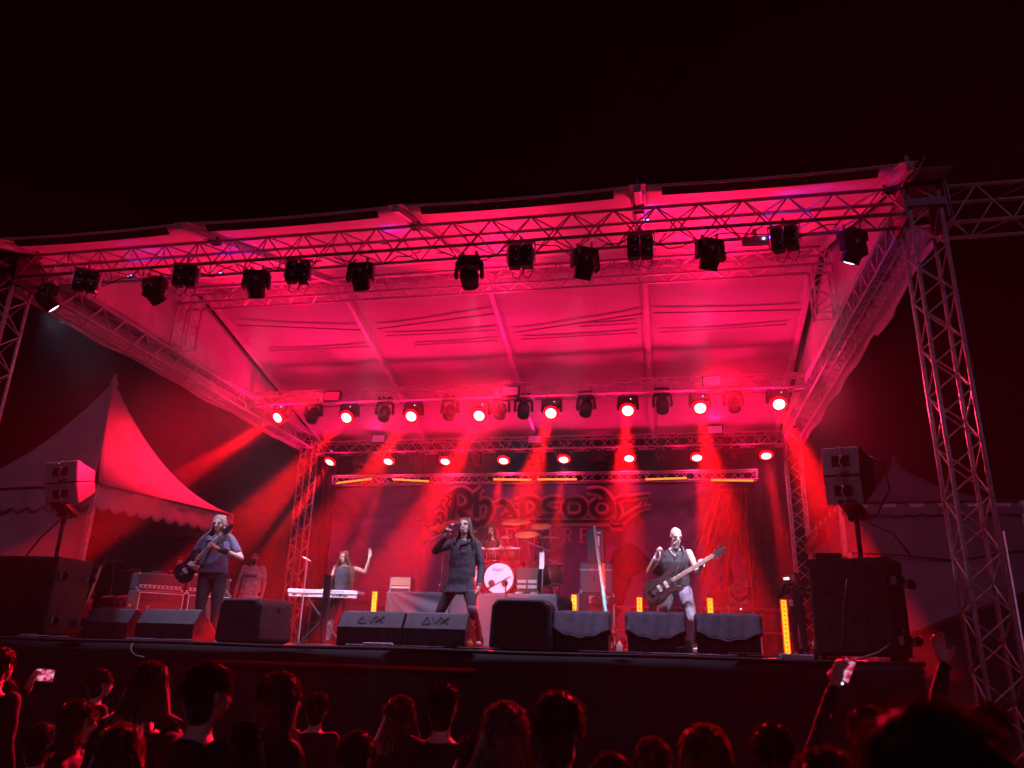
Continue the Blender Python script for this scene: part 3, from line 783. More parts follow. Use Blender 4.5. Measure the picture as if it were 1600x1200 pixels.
# ------------------------------------------------------------------ tents
def pagoda(name, label, C, e1, e2, zc, zp, floor, cloth, drop, walls, grp, open_side=True):
    C, e1, e2 = V(C), V(e1), V(e2)
    rt = thing(name, label, 'tent', (C.x, C.y, floor), 0, grp)
    cor = [C, C + e1, C + e1 + e2, C + e2]
    pk = C + (e1 + e2) / 2; pk.z = zp
    for i in range(4):
        a, b = cor[i].copy(), cor[(i + 1) % 4].copy()
        a.z = b.z = zc
        def fn(u, v, a=a, b=b):
            p = a.lerp(b, u)
            q = p.lerp(pk, v)
            q.z = zc + (zp - zc) * (0.28 * v + 0.72 * v ** 2.1) - 0.10 * math.sin(math.pi * u) * (1 - v) * v * 2
            n = (V((a.x + b.x, a.y + b.y, 0)) / 2 - V((pk.x, pk.y, 0))).normalized()
            return q + n * 0.1 * (1 - v) ** 3
        obj('roof_panel', MB().grid(fn, 20, 24), cloth, rt, sm=True, thick=0.004)
        rg = [fn(0, j / 14) + V((0, 0, 0.008)) for j in range(15)]
        obj('ridge_seam', MB().tube(rg, 0.016, 6), cloth, rt, sm=True)
        for us in (0.3, 0.62):
            obj('weld_seam', MB().grid(lambda u, v, us=us: fn(us + 0.014 * (u - 0.5), v * 0.93) + V((0, 0, 0.007)), 1, 20), cloth, rt, sm=True)
        def vl(u, v, a=a, b=b):
            p = a.lerp(b, u)
            sc = drop * (0.82 + 0.18 * abs(math.sin(u * math.pi * 11)))
            out = (b - a).cross(V((0, 0, 1))).normalized()
            if out.dot(p - pk) < 0: out = -out
            return V((p.x, p.y, zc - sc * v)) + out * (0.02 + 0.03 * v + 0.015 * math.sin(u * 40))
        obj('valance', MB().grid(vl, 132, 5), cloth, rt, sm=True, thick=0.004)
        p0 = cor[i]
        obj('post', MB().box((p0.x, p0.y, (zc + floor) / 2), (0.09, 0.09, zc - floor)), ALU, rt)
        obj('eave_beam', MB().box(((a.x + b.x) / 2, (a.y + b.y) / 2, zc - 0.06), (0.06, 0.09, (b - a).length - 0.1), frame(b - a)), ALU, rt)
        if i in walls:
            def wl(u, v, a=a, b=b):
                p = a.lerp(b, u)
                nrm = (b - a).cross(V((0, 0, 1))).normalized()
                w = 0.05 * math.sin(u * 9 + v * 5) * math.sin(v * 3.1) + 0.05 * noise.noise(V((u * 5, v * 3, i)))
                return V((p.x, p.y, zc - 0.02 - (zc - 0.02 - floor) * v)) + nrm * w
            obj('side_wall', MB().grid(wl, 40, 24), cloth, rt, sm=True, thick=0.004)
    for i in (0, 3):
        o_ = (cor[i] - V((pk.x, pk.y, 0))).normalized()
        q = cor[i].copy(); q.z = zc
        e_ = cor[i] + o_ * 1.6; e_.z = floor
        if e_.x < -6.9 or e_.x > 7: obj('guy_rope', MB().cyl(q, e_, 0.009, n=5), GREYC, rt)
    obj('peak_cap', MB().lathe([(0.1, 0), (0.05, 0.12), (0.015, 0.25)], M.Translation(pk + V((0, 0, -0.03))), 10), cloth, rt, sm=True)
    return rt
pagoda('pagoda_tent', 'pale pagoda tent with scalloped valance left of the stage', (-7.55, 4.0, 0), (0.75, 3.7, 0), (-4.5, 0.6, 0), 2.84, 5.75, GZ, TENTC, 0.5, (3,), 'backstage tents')
DTENT = mat('grey_tent_cloth', (0.18, 0.175, 0.22), 0.75, 0, 0.12, 1.2)
dt = pagoda('pagoda_tent', 'dark grey tent behind the right speaker stack with draped walls', (6.95, 8.0, 0), (3.4, -0.1, 0), (0.1, 4.2, 0), 3.08, 4.35, GZ, DTENT, 0.3, (0, 3), 'backstage tents')
obj('wall_rope', MB().tube([(6.97, 7.93, 2.05), (8.0, 7.9, 2.0), (9.0, 7.9, 1.9), (10.2, 7.88, 2.1), (10.35, 7.85, 2.0)], 0.018, 5), BLACK, dt)
obj('corner_strip', MB().box((7.0, 7.9, 1.4), (0.1, 0.03, 1.3)), TENTC, dt)
fc = thing('red_flap', 'loose red lit cloth flap flying between the rear right tower and the dark tent', 'cloth', (6.9, 9.5, 2.6))
def flap(u, v):
    a = at(1256 + 36 * u, 842 - 34 * u ** 1.3, 9.0)
    b = at(1262 + 34 * u, 868 - 26 * u, 9.0)
    p = a.lerp(b, v)
    p.y += 0.12 * math.sin(u * 7 + v * 4) + 0.05 * math.sin(v * 9)
    return p
obj('cloth', MB().grid(flap, 20, 12), REDC, fc, sm=True, thick=0.004)  # red light on the tent flap is put into its cloth colour
BLKW = mat('black_tarpaulin', (0.06, 0.055, 0.07), 0.6, 0, 0.25, 1.5)
tp = thing('black_tarp', 'black tarpaulin hanging beside the stage behind the front right tower', 'tarp', (7.3, 2.5, GZ))
def tarp(u, v):
    x = 5.85 + 4.2 * u; z = 0.95 - 0.75 * max(0, u - 0.5) - (0.95 - GZ) * v
    return V((x, 2.2 + 0.9 * u + 0.12 * math.sin(u * 14 + v * 6 * u) * (0.4 + v) + 0.08 * noise.noise(V((u * 6, v * 5, 2))), max(GZ, z)))
def tarp(u, v):
    top = 0.2 + 1.5 * u
    return V((5.8 + 4.4 * u, 1.6 + 1.4 * u + 0.16 * math.sin(u * 11 - v * 4) * (0.3 + v) + 0.08 * noise.noise(V((u * 6, v * 5, 2))), GZ + 0.01 + (top - GZ) * (1 - v)))
obj('tarp_cloth', MB().grid(tarp, 60, 30), BLKW, tp, sm=True, thick=0.004)
gw = thing('guy_wire', 'thin pale guy wire slanting down at the far right beyond the tower', 'wire', (8.2, 1, GZ))
obj('wire', MB().tube([at(1568, 830, 0.6), at(1600, 1015, 0.3), at(1612, 1090, 0.2)], 0.012, 5), STEEL, gw)
# ------------------------------------------------------------------ speakers and stage boxes
def rotm(a): return M.Rotation(a, 3, 'Z')
GREYF = mat('grey_speaker_front', (0.4, 0.38, 0.43), 0.6, 0, 0.12, 30)
WHITEP = mat('white_lettering', (0.75, 0.72, 0.8), 0.5, 0, 0.05, 10)
def text(body, size, mx, m_, parent, name='lettering', depth=0.002, sx=1.0):
    cu = bpy.data.curves.new('t', 'FONT'); cu.body = body; cu.size = size; cu.align_x = 'CENTER'; cu.align_y = 'CENTER'; cu.extrude = depth
    to = bpy.data.objects.new('t', cu); COL.objects.link(to)
    dg = bpy.context.evaluated_depsgraph_get()
    me = bpy.data.meshes.new_from_object(to.evaluated_get(dg))
    bpy.data.objects.remove(to); bpy.data.curves.remove(cu)
    me.materials.clear(); me.materials.append(m_)
    me.transform(wm(parent).inverted() @ mx @ M.Diagonal((sx, 1, 1, 1)))
    o = bpy.data.objects.new(name, me); COL.objects.link(o); o.parent = parent
    return o
FACE = M(((1, 0, 0), (0, 0, -1), (0, 1, 0))).to_4x4()     # text standing upright facing -Y
def caster(mb_wheel, c, ax, r=0.06):
    mb_wheel.cyl(V(c) - V(ax) * 0.02, V(c) + V(ax) * 0.02, r, n=14)
def sub(label, px, Y, rz, w, d, h, grp='subwoofers of the sound system'):
    x = fl(px, Y)
    rt = thing('subwoofer', label, 'speaker', (x, Y, 0), rz, grp)
    L = dict(local=True)
    obj('cabinet', MB().box((0, 0, 0.05 + h / 2), (w, d, h)), GRIME, rt, bevel=0.02, **L)
    obj('front_grille', MB().box((0, -d / 2 - 0.006, 0.05 + h / 2), (w - 0.07, 0.014, h - 0.07)), GRIME, rt, bevel=0.004, **L)
    for sx in (-1, 1):
        for sz in (-1, 1):
            obj('corner_guard', MB().box((sx * (w / 2 - 0.035), -d / 2 + 0.03, 0.05 + h / 2 + sz * (h / 2 - 0.035)), (0.085, 0.085, 0.085)), BLACK, rt, bevel=0.012, **L)
    for sy in (-0.28, 0.28):
        for sz in (0.22, h - 0.2):
            wb = obj('caster', MB().box((w / 2 + 0.025, sy, sz), (0.05, 0.09, 0.09)), STEEL, rt, bevel=0.006, **L)
            obj('wheel', MB().cyl((w / 2 + 0.05, sy - 0.02, sz), (w / 2 + 0.05, sy + 0.02, sz), 0.055, n=14).xf(M.Translation((0.03, 0, 0))), BLACKP, wb, **L)
    obj('skid', MB().box((-w / 2 + 0.08, 0, 0.025), (0.06, d * 0.9, 0.05)), BLACK, rt, **L)
    obj('skid', MB().box((w / 2 - 0.08, 0, 0.025), (0.06, d * 0.9, 0.05)), BLACK, rt, **L)
    return rt, x
sl, xl = sub('big black subwoofer at the left edge of the stage', 44, 0.55, R(4), 0.98, 0.75, 1.0)
sr, xr = sub('big black subwoofer at the right edge of the stage with a cable on its top', 1352, 0.5, R(-26), 0.86, 0.66, 1.03)
def arraytop(label, px, py, Y, rz, tilt, w, h, d, zfoot):
    c = at(px, py, Y)
    rt = thing('line_array_speaker', label, 'speaker', c, rz, 'pole mounted array speakers')
    L = dict(local=True)
    T = M.Rotation(tilt, 4, 'Y')
    for k in (0, 1):
        bt = R(-4 - 14 * k)
        mx = T @ M.Rotation(R(3), 4, 'X') if k == 0 else T @ M.Rotation(R(3), 4, 'X') @ M.Translation((0, -d / 2, -h / 2 - 0.004)) @ M.Rotation(R(17), 4, 'X') @ M.Translation((0, d / 2, -h / 2))
        prof = [(-d / 2, -h / 2), (-d / 2, h / 2), (d / 2, h / 2 - 0.08), (d / 2, -h / 2 + 0.08)]
        mm = M(((0, 0, 1, -w / 2), (1, 0, 0, 0), (0, 1, 0, 0), (0, 0, 0, 1)))
        md = obj('module', MB().prism(prof, w, mx @ mm), BLACK, rt, bevel=0.006, **L)
        obj('front_cover', MB().box((0, -d / 2 - 0.012, 0), (w - 0.012, 0.02, h - 0.014)).xf(mx), GREYF, md, bevel=0.006, **L)
        obj('window', MB().box((0, -d / 2 - 0.026, 0.0), (w * 0.46, 0.008, h * 0.38)).xf(mx), BLACK, md, **L)
        hw = MB()
        hw.tube([mx @ V((0.0, -d / 2 - 0.035, h * 0.46)), mx @ V((0.012, -d / 2 - 0.04, h * 0.2)), mx @ V((-0.012, -d / 2 - 0.04, -0.02)), mx @ V((0.02, -d / 2 - 0.04, -h * 0.22)), mx @ V((0.0, -d / 2 - 0.035, -h * 0.45))], 0.011, 6)
        obj('rigging_chain', hw, STEEL, md, **L)
        obj('shackle', MB().tube([mx @ V((0.02 * math.cos(t), -d / 2 - 0.04, h * 0.44 + 0.026 * math.sin(t))) for t in [i * math.pi / 6 for i in range(13)]], 0.006, 5), CHROME, md, **L)
        obj('pin', MB().cyl(mx @ V((-0.01, -d / 2 - 0.045, -h * 0.42)), mx @ V((0.11, -d / 2 - 0.05, -h * 0.40)), 0.011), CHROME, md, **L)
        obj('pin', MB().cyl(mx @ V((0, -d / 2 - 0.045, h * 0.16)), mx @ V((0.03, -d / 2 - 0.06, h * 0.16)), 0.013), CHROME, md, **L)
    obj('cradle', MB().box((0, 0.04, -h * 1.6), (w * 0.5, d * 0.9, 0.05), M.Rotation(R(-16), 3, 'X')).box((0, 0.08, -h * 1.72), (0.14, 0.16, 0.16)), BLACK, rt, **L)
    zb_ = zfoot - c.z
    obj('pole', MB().cyl((0, 0.08, zb_), (0, 0.08, -h * 1.7), 0.027, n=10).cyl((0, 0.08, zb_ + 0.5), (0, 0.08, -h * 1.7), 0.034, n=10), BLACK, rt, sm=True, **L)
    obj('pole_base', MB().box((0, 0.08, zb_ + 0.012), (0.3, 0.3, 0.02)), BLACK, rt, **L)
    ln = -1 if px < 800 else 1
    obj('cable', MB().tube([(ln * w / 2, 0.1, 0.1), (ln * (w / 2 + 0.14), 0.2, 0.02), (ln * (w / 2 + 0.16), 0.22, -0.3), (ln * 0.2, 0.2, -h * 1.75), (ln * 0.1, 0.18, -h * 2.0), (ln * 0.35, 0.2, zb_ + 0.3), (ln * 0.5, 0.22, zb_ + 0.05)], 0.011, 6), BLACK, rt, sm=True, **L)
    return rt
arraytop('two box array speaker on a pole above the left subwoofer', 110, 742, 0.6, R(12), R(-7), 0.46, 0.31, 0.5, 1.06)
arraytop('two box array speaker on a pole above the right subwoofer', 1325, 726, 0.5, R(-28), R(4), 0.42, 0.335, 0.55, 1.09)
pb = thing('small_box', 'small flat black box lying on the right subwoofer', 'box', (xr - 0.28, 0.5, 1.08), 0)
obj('case', MB().box((xr - 0.3, 0.42, 1.116), (0.28, 0.2, 0.07)), GRIME, pb, bevel=0.008)
obj('plug', MB().cyl((xr - 0.16, 0.4, 1.12), (xr - 0.08, 0.38, 1.1), 0.012), STEEL, pb)
for lab, sx_, pts in (('pale cable hanging down the front of the right subwoofer', 0, [(1323, 905, 0.02), (1320, 940, 0.0), (1318, 1000, 0.0), (1312, 1028, 0.0)]), ('white cable running from behind the right subwoofer along the stage edge', 1, [(1412, 985, 0.3), (1398, 1002, 0.1), (1372, 1020, -0.1), (1340, 1030, -0.2), (1330, 1031, -0.25)])):
    pp = [at(*p) for p in pts]
    c = thing('cable', lab, 'cable', pp[-1], 0)
    obj('cord', MB().tube(pp, 0.011, 6), BLACK if sx_ == 0 else STEEL, c, sm=True)

def wedge(label, px0, px1, Y, h=0.4, d=0.5, logo=None, rz=0.0, cover=False, grp='stage monitor wedges', m_=None):
    xa, xb = fl(px0, Y - 0.1), fl(px1, Y - 0.1)
    x = (xa + xb) / 2; w = xb - xa
    rt = thing('monitor_wedge', label, 'stage monitor', (x, Y, 0), rz, grp)
    L = dict(local=True)
    m_ = m_ or GRIME
    prof = [(-0.1, 0.0), (-0.16, 0.02), (-0.16, h * 0.56), (-0.03, h), (0.04, h), (d - 0.06, h * 0.26), (d - 0.1, 0)]
    mm = M(((0, 0, 1, -w / 2), (1, 0, 0, 0), (0, 1, 0, 0), (0, 0, 0, 1)))
    obj('cabinet', MB().prism(prof, w, mm), m_, rt, bevel=0.012, **L)
    n = V((0, h - 0.0, 0)); 
    a, b = V((0, 0.03, h + 0.006)), V((0, d - 0.075, h * 0.27 + 0.006))
    obj('grille', MB().box((a + b) / 2, (w * 0.92, (b - a).length, 0.012), M.Rotation(math.atan2(b.z - a.z, b.y - a.y), 3, 'X')), BLACKP, rt, **L)
    sl_ = math.atan2(h * 0.44, 0.13)
    cpos = V((0, -0.097, h * 0.78))
    for s in (-1, 1):
        obj('handle_cup', MB().box((s * (w / 2 + 0.002), 0.06, h * 0.45), (0.006, 0.14, 0.07)), BLACK, rt, bevel=0.002, **L)
    if logo:
        mx = M.Translation(cpos + V((0, -0.006, 0.004))) @ M.Rotation(sl_, 4, 'X')
        for pts in (((-0.17, -0.045), (-0.12, 0.05), (-0.06, -0.045), (-0.17, -0.045)), ((-0.05, 0.05), (0.0, -0.045), (0.05, 0.05)), ((0.06, 0.05), (0.16, -0.045)), ((0.16, 0.05), (0.06, -0.045))):
            obj('logo_stroke', MB().tube([mx @ V((x_, y_, 0.002)) for x_, y_ in pts], 0.006, 5), BLACK, rt, **L)
    if cover:
        def cv(u, v):
            s = v * 3
            xx = (u - 0.5) * (w + 0.03)
            lo = h * 0.60 - 0.10 * (1 - (2 * u - 1) ** 2) + 0.012 * math.sin(u * 23)
            pts = [V((0, d - 0.03, h * 0.32)), V((0, 0.05, h + 0.014)), V((0, -0.06, h + 0.02)), V((0, -0.2 - 0.01 * math.sin(u * 17), lo))]
            i = min(2, int(s)); p = pts[i].lerp(pts[i + 1], s - i)
            return V((xx, p.y - 0.006 * math.sin(u * 31 + v * 7), p.z + 0.006 * noise.noise(V((u * 7, v * 9, w)))))
        c_ = obj('rain_cover', MB().grid(cv, 40, 24), GREYC, rt, sm=True, thick=0.005, **L)
        obj('cover_strap', MB().tube([cv(i / 16, 1.0) + V((0, -0.008, 0.0)) for i in range(17)], 0.016, 6), BLACK, c_, sm=True, **L)
        for s in (-1, 1):
            obj('side_flap', MB().grid(lambda u, v, s=s: V((s * (w / 2 + 0.02 + 0.012 * math.sin(u * 9)), -0.17 + (d + 0.1) * u, (h * (1 - 0.62 * max(0, u - 0.25) / 0.75)) * (1 - v * (0.55 - 0.25 * u)))), 12, 6), GREYC, rt, sm=True, thick=0.005, **L)
    cb = MB().box((w / 2 - 0.1, -0.165, 0.07), (0.09, 0.012, 0.08))
    obj('connector_plate', cb, BLACKP, rt, **L)
    return rt
wedge('leftmost black monitor wedge beside the left subwoofer', 130, 199, 0.75)
wedge('black monitor wedge in front of the guitar cabinets', 212, 303, 0.7)
wedge('monitor wedge with logo in front of the keyboard player', 527, 627, 0.6, h=0.42, logo='\u0394VX')
wedge('monitor wedge with logo at the feet of the singer', 630, 728, 0.6, h=0.42, logo='\u0394VX')
wedge('cloth covered monitor wedge beside the square black box', 867, 951, 0.65, h=0.46, cover=True)
wedge('cloth covered monitor wedge left of the bass player', 982, 1070, 0.6, h=0.46, cover=True)
wedge('cloth covered monitor wedge right of the bass player', 1092, 1190, 0.6, h=0.46, cover=True)
def sidefill(label, px0, px1, Y, h, rz, d=0.6):
    xa, xb = fl(px0, Y - d / 2), fl(px1, Y - d / 2)
    x = (xa + xb) / 2; w = xb - xa
    rt = thing('sidefill_speaker', label, 'speaker', (x, Y, 0), rz, 'rounded black sidefill boxes')
    L = dict(local=True)
    pr = [(-w / 2 + 0.05, 0), (w / 2 - 0.05, 0), (w / 2, 0.05), (w / 2 - 0.03, h - 0.07), (w / 2 - 0.1, h), (-w / 2 + 0.1, h), (-w / 2 + 0.03, h - 0.07), (-w / 2, 0.05)]
    mm = M(((1, 0, 0, 0), (0, 0, -1, d / 2), (0, 1, 0, 0), (0, 0, 0, 1)))
    obj('cabinet', MB().prism(pr, d, mm), GRIME, rt, bevel=0.035, segs=3, **L)
    pr2 = [(x_ * 0.9, 0.03 + y_ * 0.9) for x_, y_ in pr]
    obj('back_panel', MB().prism(pr2, 0.015, M(((1, 0, 0, 0), (0, 0, -1, -d / 2 + 0.004), (0, 1, 0, 0), (0, 0, 0, 1)))), BLACKP, rt, bevel=0.006, **L)
    for sz in (0.25, 0.75):
        obj('bolt_plate', MB().box((w / 2 - 0.01, 0.06, h * sz), (0.02, 0.08, 0.06)), BLACKP, rt, bevel=0.004, **L)
    return rt, x
sidefill('rounded black box with a side panel right of the guitarist', 332, 418, 0.75, 0.56, R(-14))
sidefill('square rounded black box in front of the drum riser', 762, 862, 0.6, 0.6, 0)
x = fl(502, 1.5)
bp = thing('black_post', 'upright black post standing in front of the keyboard', 'post', (x, 1.5, 0))
obj('tube', MB().cyl((x, 1.5, 0.02), (x, 1.5, 0.93), 0.052, n=18), BLACKP, bp, sm=False)
obj('cap', MB().cyl((x, 1.5, 0.93), (x, 1.5, 0.945), 0.055, n=18), BLACK, bp)
obj('base_plate', MB().cyl((x, 1.5, 0), (x, 1.5, 0.02), 0.13, n=20), STEEL, bp)

# amplifier stacks at left
CABF = mat('dark_grille_cloth', (0.055, 0.04, 0.045), 0.85, 0, 0.2, 90)
BRASS = mat('brass_fittings', (0.75, 0.55, 0.15), 0.35, 0.6, 0.1, 20)
def cabinet(label, x, y, z, rz, w, d, h, name, grp, head=False, script=True):
    rt = thing(name, label, 'guitar amp', (x, y, z), rz, grp)
    L = dict(local=True)
    obj('case', MB().box((0, 0, h / 2), (w, d, h)), TOLEX, rt, bevel=0.022, segs=3, **L)
    if head:
        obj('front_cloth', MB().box((0, -d / 2 - 0.004, h * 0.62), (w - 0.08, 0.012, h * 0.56)), CABF, rt, **L)
        obj('control_panel', MB().box((0, -d / 2 - 0.005, h * 0.2), (w - 0.08, 0.014, h * 0.2)), STEEL, rt, **L)
        for i in range(9):
            obj('knob', MB().cyl((-w * 0.38 + i * w * 0.095, -d / 2 - 0.01, h * 0.2), (-w * 0.38 + i * w * 0.095, -d / 2 - 0.03, h * 0.2), 0.016, n=8), BLACKP, rt, **L)
        obj('handle', MB().tube([(-0.12, 0, h), (-0.1, 0, h + 0.03), (0.1, 0, h + 0.03), (0.12, 0, h)], 0.012, 6), BLACK, rt, **L)
    else:
        obj('front_cloth', MB().box((0, -d / 2 - 0.004, h / 2), (w - 0.08, 0.012, h - 0.1)), CABF, rt, **L)
        f = MB()
        for sx in (-1, 1): f.box((sx * (w / 2 - 0.035), -d / 2 - 0.012, h / 2), (0.012, 0.012, h - 0.09))
        for sz in (0.045, h - 0.045): f.box((0, -d / 2 - 0.012, sz), (w - 0.06, 0.012, 0.012))
        obj('piping', f, ALU, rt, **L)
        if script:
            obj('script_badge', MB().tube([(-0.14, 0, 0.02), (-0.1, 0, 0.07), (-0.12, 0, 0.1), (-0.14, 0, 0.06), (-0.08, 0, 0.02), (-0.06, 0, 0.05), (-0.03, 0, 0.02), (-0.01, 0, 0.055), (0.02, 0, 0.02), (0.05, 0, 0.11), (0.06, 0, 0.02), (0.1, 0, 0.05), (0.13, 0, 0.03)], 0.011, 6).xf(M.Translation((0.0, -d / 2 - 0.02, h * 0.16))), WHITEP, rt, **L)
        obj('side_plate', MB().box((-w / 2 - 0.003, 0, h * 0.58), (0.008, 0.16, 0.26)).box((-w / 2 - 0.003, 0, h * 0.24), (0.008, 0.1, 0.06)), BLACK, rt, **L)
        obj('side_label', MB().box((-w / 2 - 0.009, 0, h * 0.68), (0.004, 0.09, 0.035)), BRASS, rt, **L)
    for sx in (-1, 1):
        for sz in (0.02, h - 0.02):
            obj('corner', MB().box((sx * (w / 2 - 0.012), -d / 2 + 0.012, sz), (0.035, 0.035, 0.035)), STEEL, rt, bevel=0.008, **L)
    return rt
AR = R(55)
ax, ay = fl(233, 2.6), 2.6
cabinet('guitar speaker cabinet with white script badge behind the left wedges', ax, ay, 0, AR, 0.76, 0.42, 0.76, 'speaker_cabinet', 'guitar cabinets')
cabinet('guitar amplifier head on the cabinet nearest the left subwoofer', ax - 0.02, ay, 0.76, AR, 0.74, 0.3, 0.27, 'amplifier_head', 'guitar amp heads', True)
ax2, ay2 = ax + 0.45, ay + 0.64
cabinet('guitar speaker cabinet half hidden behind the guitarist', ax2, ay2, 0, AR, 0.76, 0.42, 0.76, 'speaker_cabinet', 'guitar cabinets')
cabinet('guitar amplifier head with a white towel, behind the guitarist', ax2, ay2, 0.76, AR, 0.74, 0.3, 0.27, 'amplifier_head', 'guitar amp heads', True)
TOW = mat('white_towel', (0.7, 0.68, 0.72), 0.9, 0, 0.06, 30, bump=0.4)
tl = thing('towel', 'white towel lying on the amplifier head beside the guitarist', 'towel', (ax2 - 0.2, ay2 - 0.15, 1.04))
obj('cloth', MB().grid(lambda u, v: V((ax2 - 0.38 + 0.36 * u, ay2 - 0.3 + 0.22 * v, 1.045 + 0.05 * math.sin(u * 3.1) * math.sin(v * 3.1) + 0.012 * math.sin(u * 14))), 16, 10), TOW, tl, sm=True, thick=0.02)
ms = thing('mic_stand', 'low microphone stand with yellow tape in front of the left guitar cabinet', 'mic stand', (ax + 0.2, ay - 0.5, 0))
q = V((ax + 0.22, ay - 0.5, 0))
obj('base', MB().cyl(q, q + V((0, 0, 0.03)), 0.1, n=16), BLACK, ms)
obj('pole', MB().cyl(q, q + V((0, 0, 0.5)), 0.011), STEEL, ms)
obj('boom', MB().cyl(q + V((0.02, 0, 0.5)), q + V((-0.22, 0.08, 0.42)), 0.009), STEEL, ms)
obj('microphone', MB().cyl(q + V((-0.22, 0.08, 0.42)), q + V((-0.3, 0.12, 0.40)), 0.022, 0.028, n=10), BRASS, ms, sm=True)
rg = thing('spare_guitar', 'red lit electric guitar leaning on a stand right of the left subwoofer', 'guitar', (fl(118, 1.6), 1.6, 0))
REDL = mat('glossy_red_lacquer', (0.4, 0.02, 0.02), 0.2, 0, 0.1, 5)
gx = fl(122, 1.6)
gb = [(-0.13, 0.0), (0.13, 0.0), (0.17, 0.1), (0.1, 0.24), (0.15, 0.38), (0.08, 0.36), (0.02, 0.33), (-0.05, 0.35), (-0.13, 0.42), (-0.14, 0.36), (-0.1, 0.24), (-0.17, 0.1)]
gm = M.Translation((gx, 1.6, 0.16)) @ M.Rotation(R(-70), 4, 'Z') @ M.Rotation(R(80), 4, 'X')
obj('body', MB().prism(gb, 0.045, gm), REDL, rg, bevel=0.012)
obj('neck', MB().box((0, 0.62, 0.03), (0.05, 0.6, 0.025)).xf(gm), mat('maple', (0.55, 0.38, 0.2), 0.4, 0, 0.1, 8, stretch=(8, 1, 1)), rg)
obj('headstock', MB().box((0, 0.98, 0.025), (0.075, 0.16, 0.018)).xf(gm), BLACK, rg)
obj('stand', MB().tube([(gx - 0.12, 1.5, 0.0), (gx, 1.64, 0.5), (gx + 0.1, 1.75, 0.0)], 0.012, 6).cyl((gx - 0.1, 1.52, 0.15), (gx + 0.1, 1.56, 0.15), 0.012), STEEL, rg)

# amp tower at right of centre
TY = 5.4
txm = fl(934, TY)
zt = lambda py, px=934: at(px, py, TY - 0.3).z
fz0, fz1, bz1, tz1 = 0.12, zt(927), zt(879), zt(825)
fcse = thing('flight_case', 'dark flight case with silver caster dishes standing upright behind the covered wedge', 'flight case', (txm, TY, 0))
fw = fl(962, TY) - fl(905, TY)
obj('case', MB().box((txm, TY, (fz0 + fz1) / 2), (fw, 0.6, fz1 - fz0)), GRIME, fcse, bevel=0.012)
ed = MB()
for sx in (-1, 1):
    ed.box((txm + sx * (fw / 2 - 0.008), TY - 0.304, (fz0 + fz1) / 2), (0.03, 0.02, fz1 - fz0))
obj('edge_profile', ed, STEEL, fcse)
obj('caster_board', MB().box((txm + 0.1, TY - 0.307, fz1 - 0.13), (fw * 0.66, 0.012, 0.17)), TOLEX, fcse)
for sx, sz in ((-0.02, fz1 - 0.13), (0.27, fz1 - 0.13), (0.27, fz0 + 0.22)):
    c = V((txm + sx, TY - 0.33, sz))
    k = obj('caster', MB().box(c + V((-0.05, 0.01, 0.02)), (0.1, 0.03, 0.13)), STEEL, fcse, bevel=0.004)
    obj('wheel', MB().cyl(c + V((0.015, -0.01, 0)), c + V((0.015, -0.05, 0)), 0.075, n=18), BLACKP, k)
    obj('hub', MB().cyl(c + V((0.015, -0.05, 0)), c + V((0.015, -0.062, 0)), 0.045, n=14), CHROME, k)
lg = MB()
lg.prism([(-0.1, -0.14), (0.02, -0.14), (0.02, 0.16), (-0.05, 0.12), (-0.12, 0.0)], 0.004, M.Translation((txm - 0.2, TY - 0.305, 0.42)) @ FACE)
lo_s = obj('logo_sticker', lg, WHITEP, fcse)
obj('logo_mark', MB().prism([(-0.085, -0.1), (-0.06, -0.1), (-0.06, 0.06), (-0.1, 0.0)], 0.004, M.Translation((txm - 0.2, TY - 0.31, 0.42)) @ FACE).prism([(-0.035, -0.12), (0.0, -0.12), (0.0, -0.02), (-0.035, -0.02)], 0.004, M.Translation((txm - 0.2, TY - 0.31, 0.42)) @ FACE).prism([(-0.04, 0.01), (0.0, 0.01), (0.0, 0.11), (-0.04, 0.08)], 0.004, M.Translation((txm - 0.2, TY - 0.31, 0.42)) @ FACE), BLACK, lo_s)
sb = thing('speaker_box', 'grey speaker box with a white web address on top of the flight case', 'speaker', (txm, TY, fz1))
sw = fl(960, TY) - fl(909, TY)
obj('cabinet', MB().box((txm, TY, (fz1 + bz1) / 2), (sw, 0.5, bz1 - fz1 - 0.004)), TOLEX, sb, bevel=0.015)
obj('front_grille', MB().box((txm, TY - 0.254, (fz1 + bz1) / 2), (sw - 0.04, 0.012, bz1 - fz1 - 0.05)), mat('dark_grey_foam', (0.11, 0.105, 0.125), 0.7, 0, 0.1, 60), sb)
text('www.alt3-sound.com', 0.068, M.Translation((txm, TY - 0.265, bz1 - 0.12)) @ FACE, WHITEP, sb, 'web_address', 0.002)
obj('badge', MB().box((txm - 0.03, TY - 0.264, (fz1 + bz1) / 2 - 0.02), (0.03, 0.008, 0.1)), BLACK, sb)
obj('corner', MB().box((txm - sw / 2 + 0.02, TY - 0.25, fz1 + 0.03), (0.05, 0.03, 0.06)), STEEL, sb)
bc = thing('bass_rack', 'tall narrow dark rack box standing on the grey speaker box', 'rack case', (txm, TY, bz1))
cx_ = fl(933, TY); cw = fl(947, TY) - fl(920, TY)
obj('case', MB().box((cx_, TY, (bz1 + tz1) / 2), (cw, 0.4, tz1 - bz1 - 0.004)), TOLEX, bc, bevel=0.012)
obj('label_strip', MB().box((cx_ + 0.06, TY - 0.204, bz1 + 0.4), (0.035, 0.008, 0.17)), WHITEP, bc)
obj('top_mark', MB().box((cx_ + 0.07, TY - 0.204, tz1 - 0.07), (0.06, 0.008, 0.03)), WHITEP, bc)
obj('seam', MB().box((cx_ + 0.02, TY - 0.203, (bz1 + tz1) / 2), (0.01, 0.006, tz1 - bz1 - 0.06)), BLACK, bc)
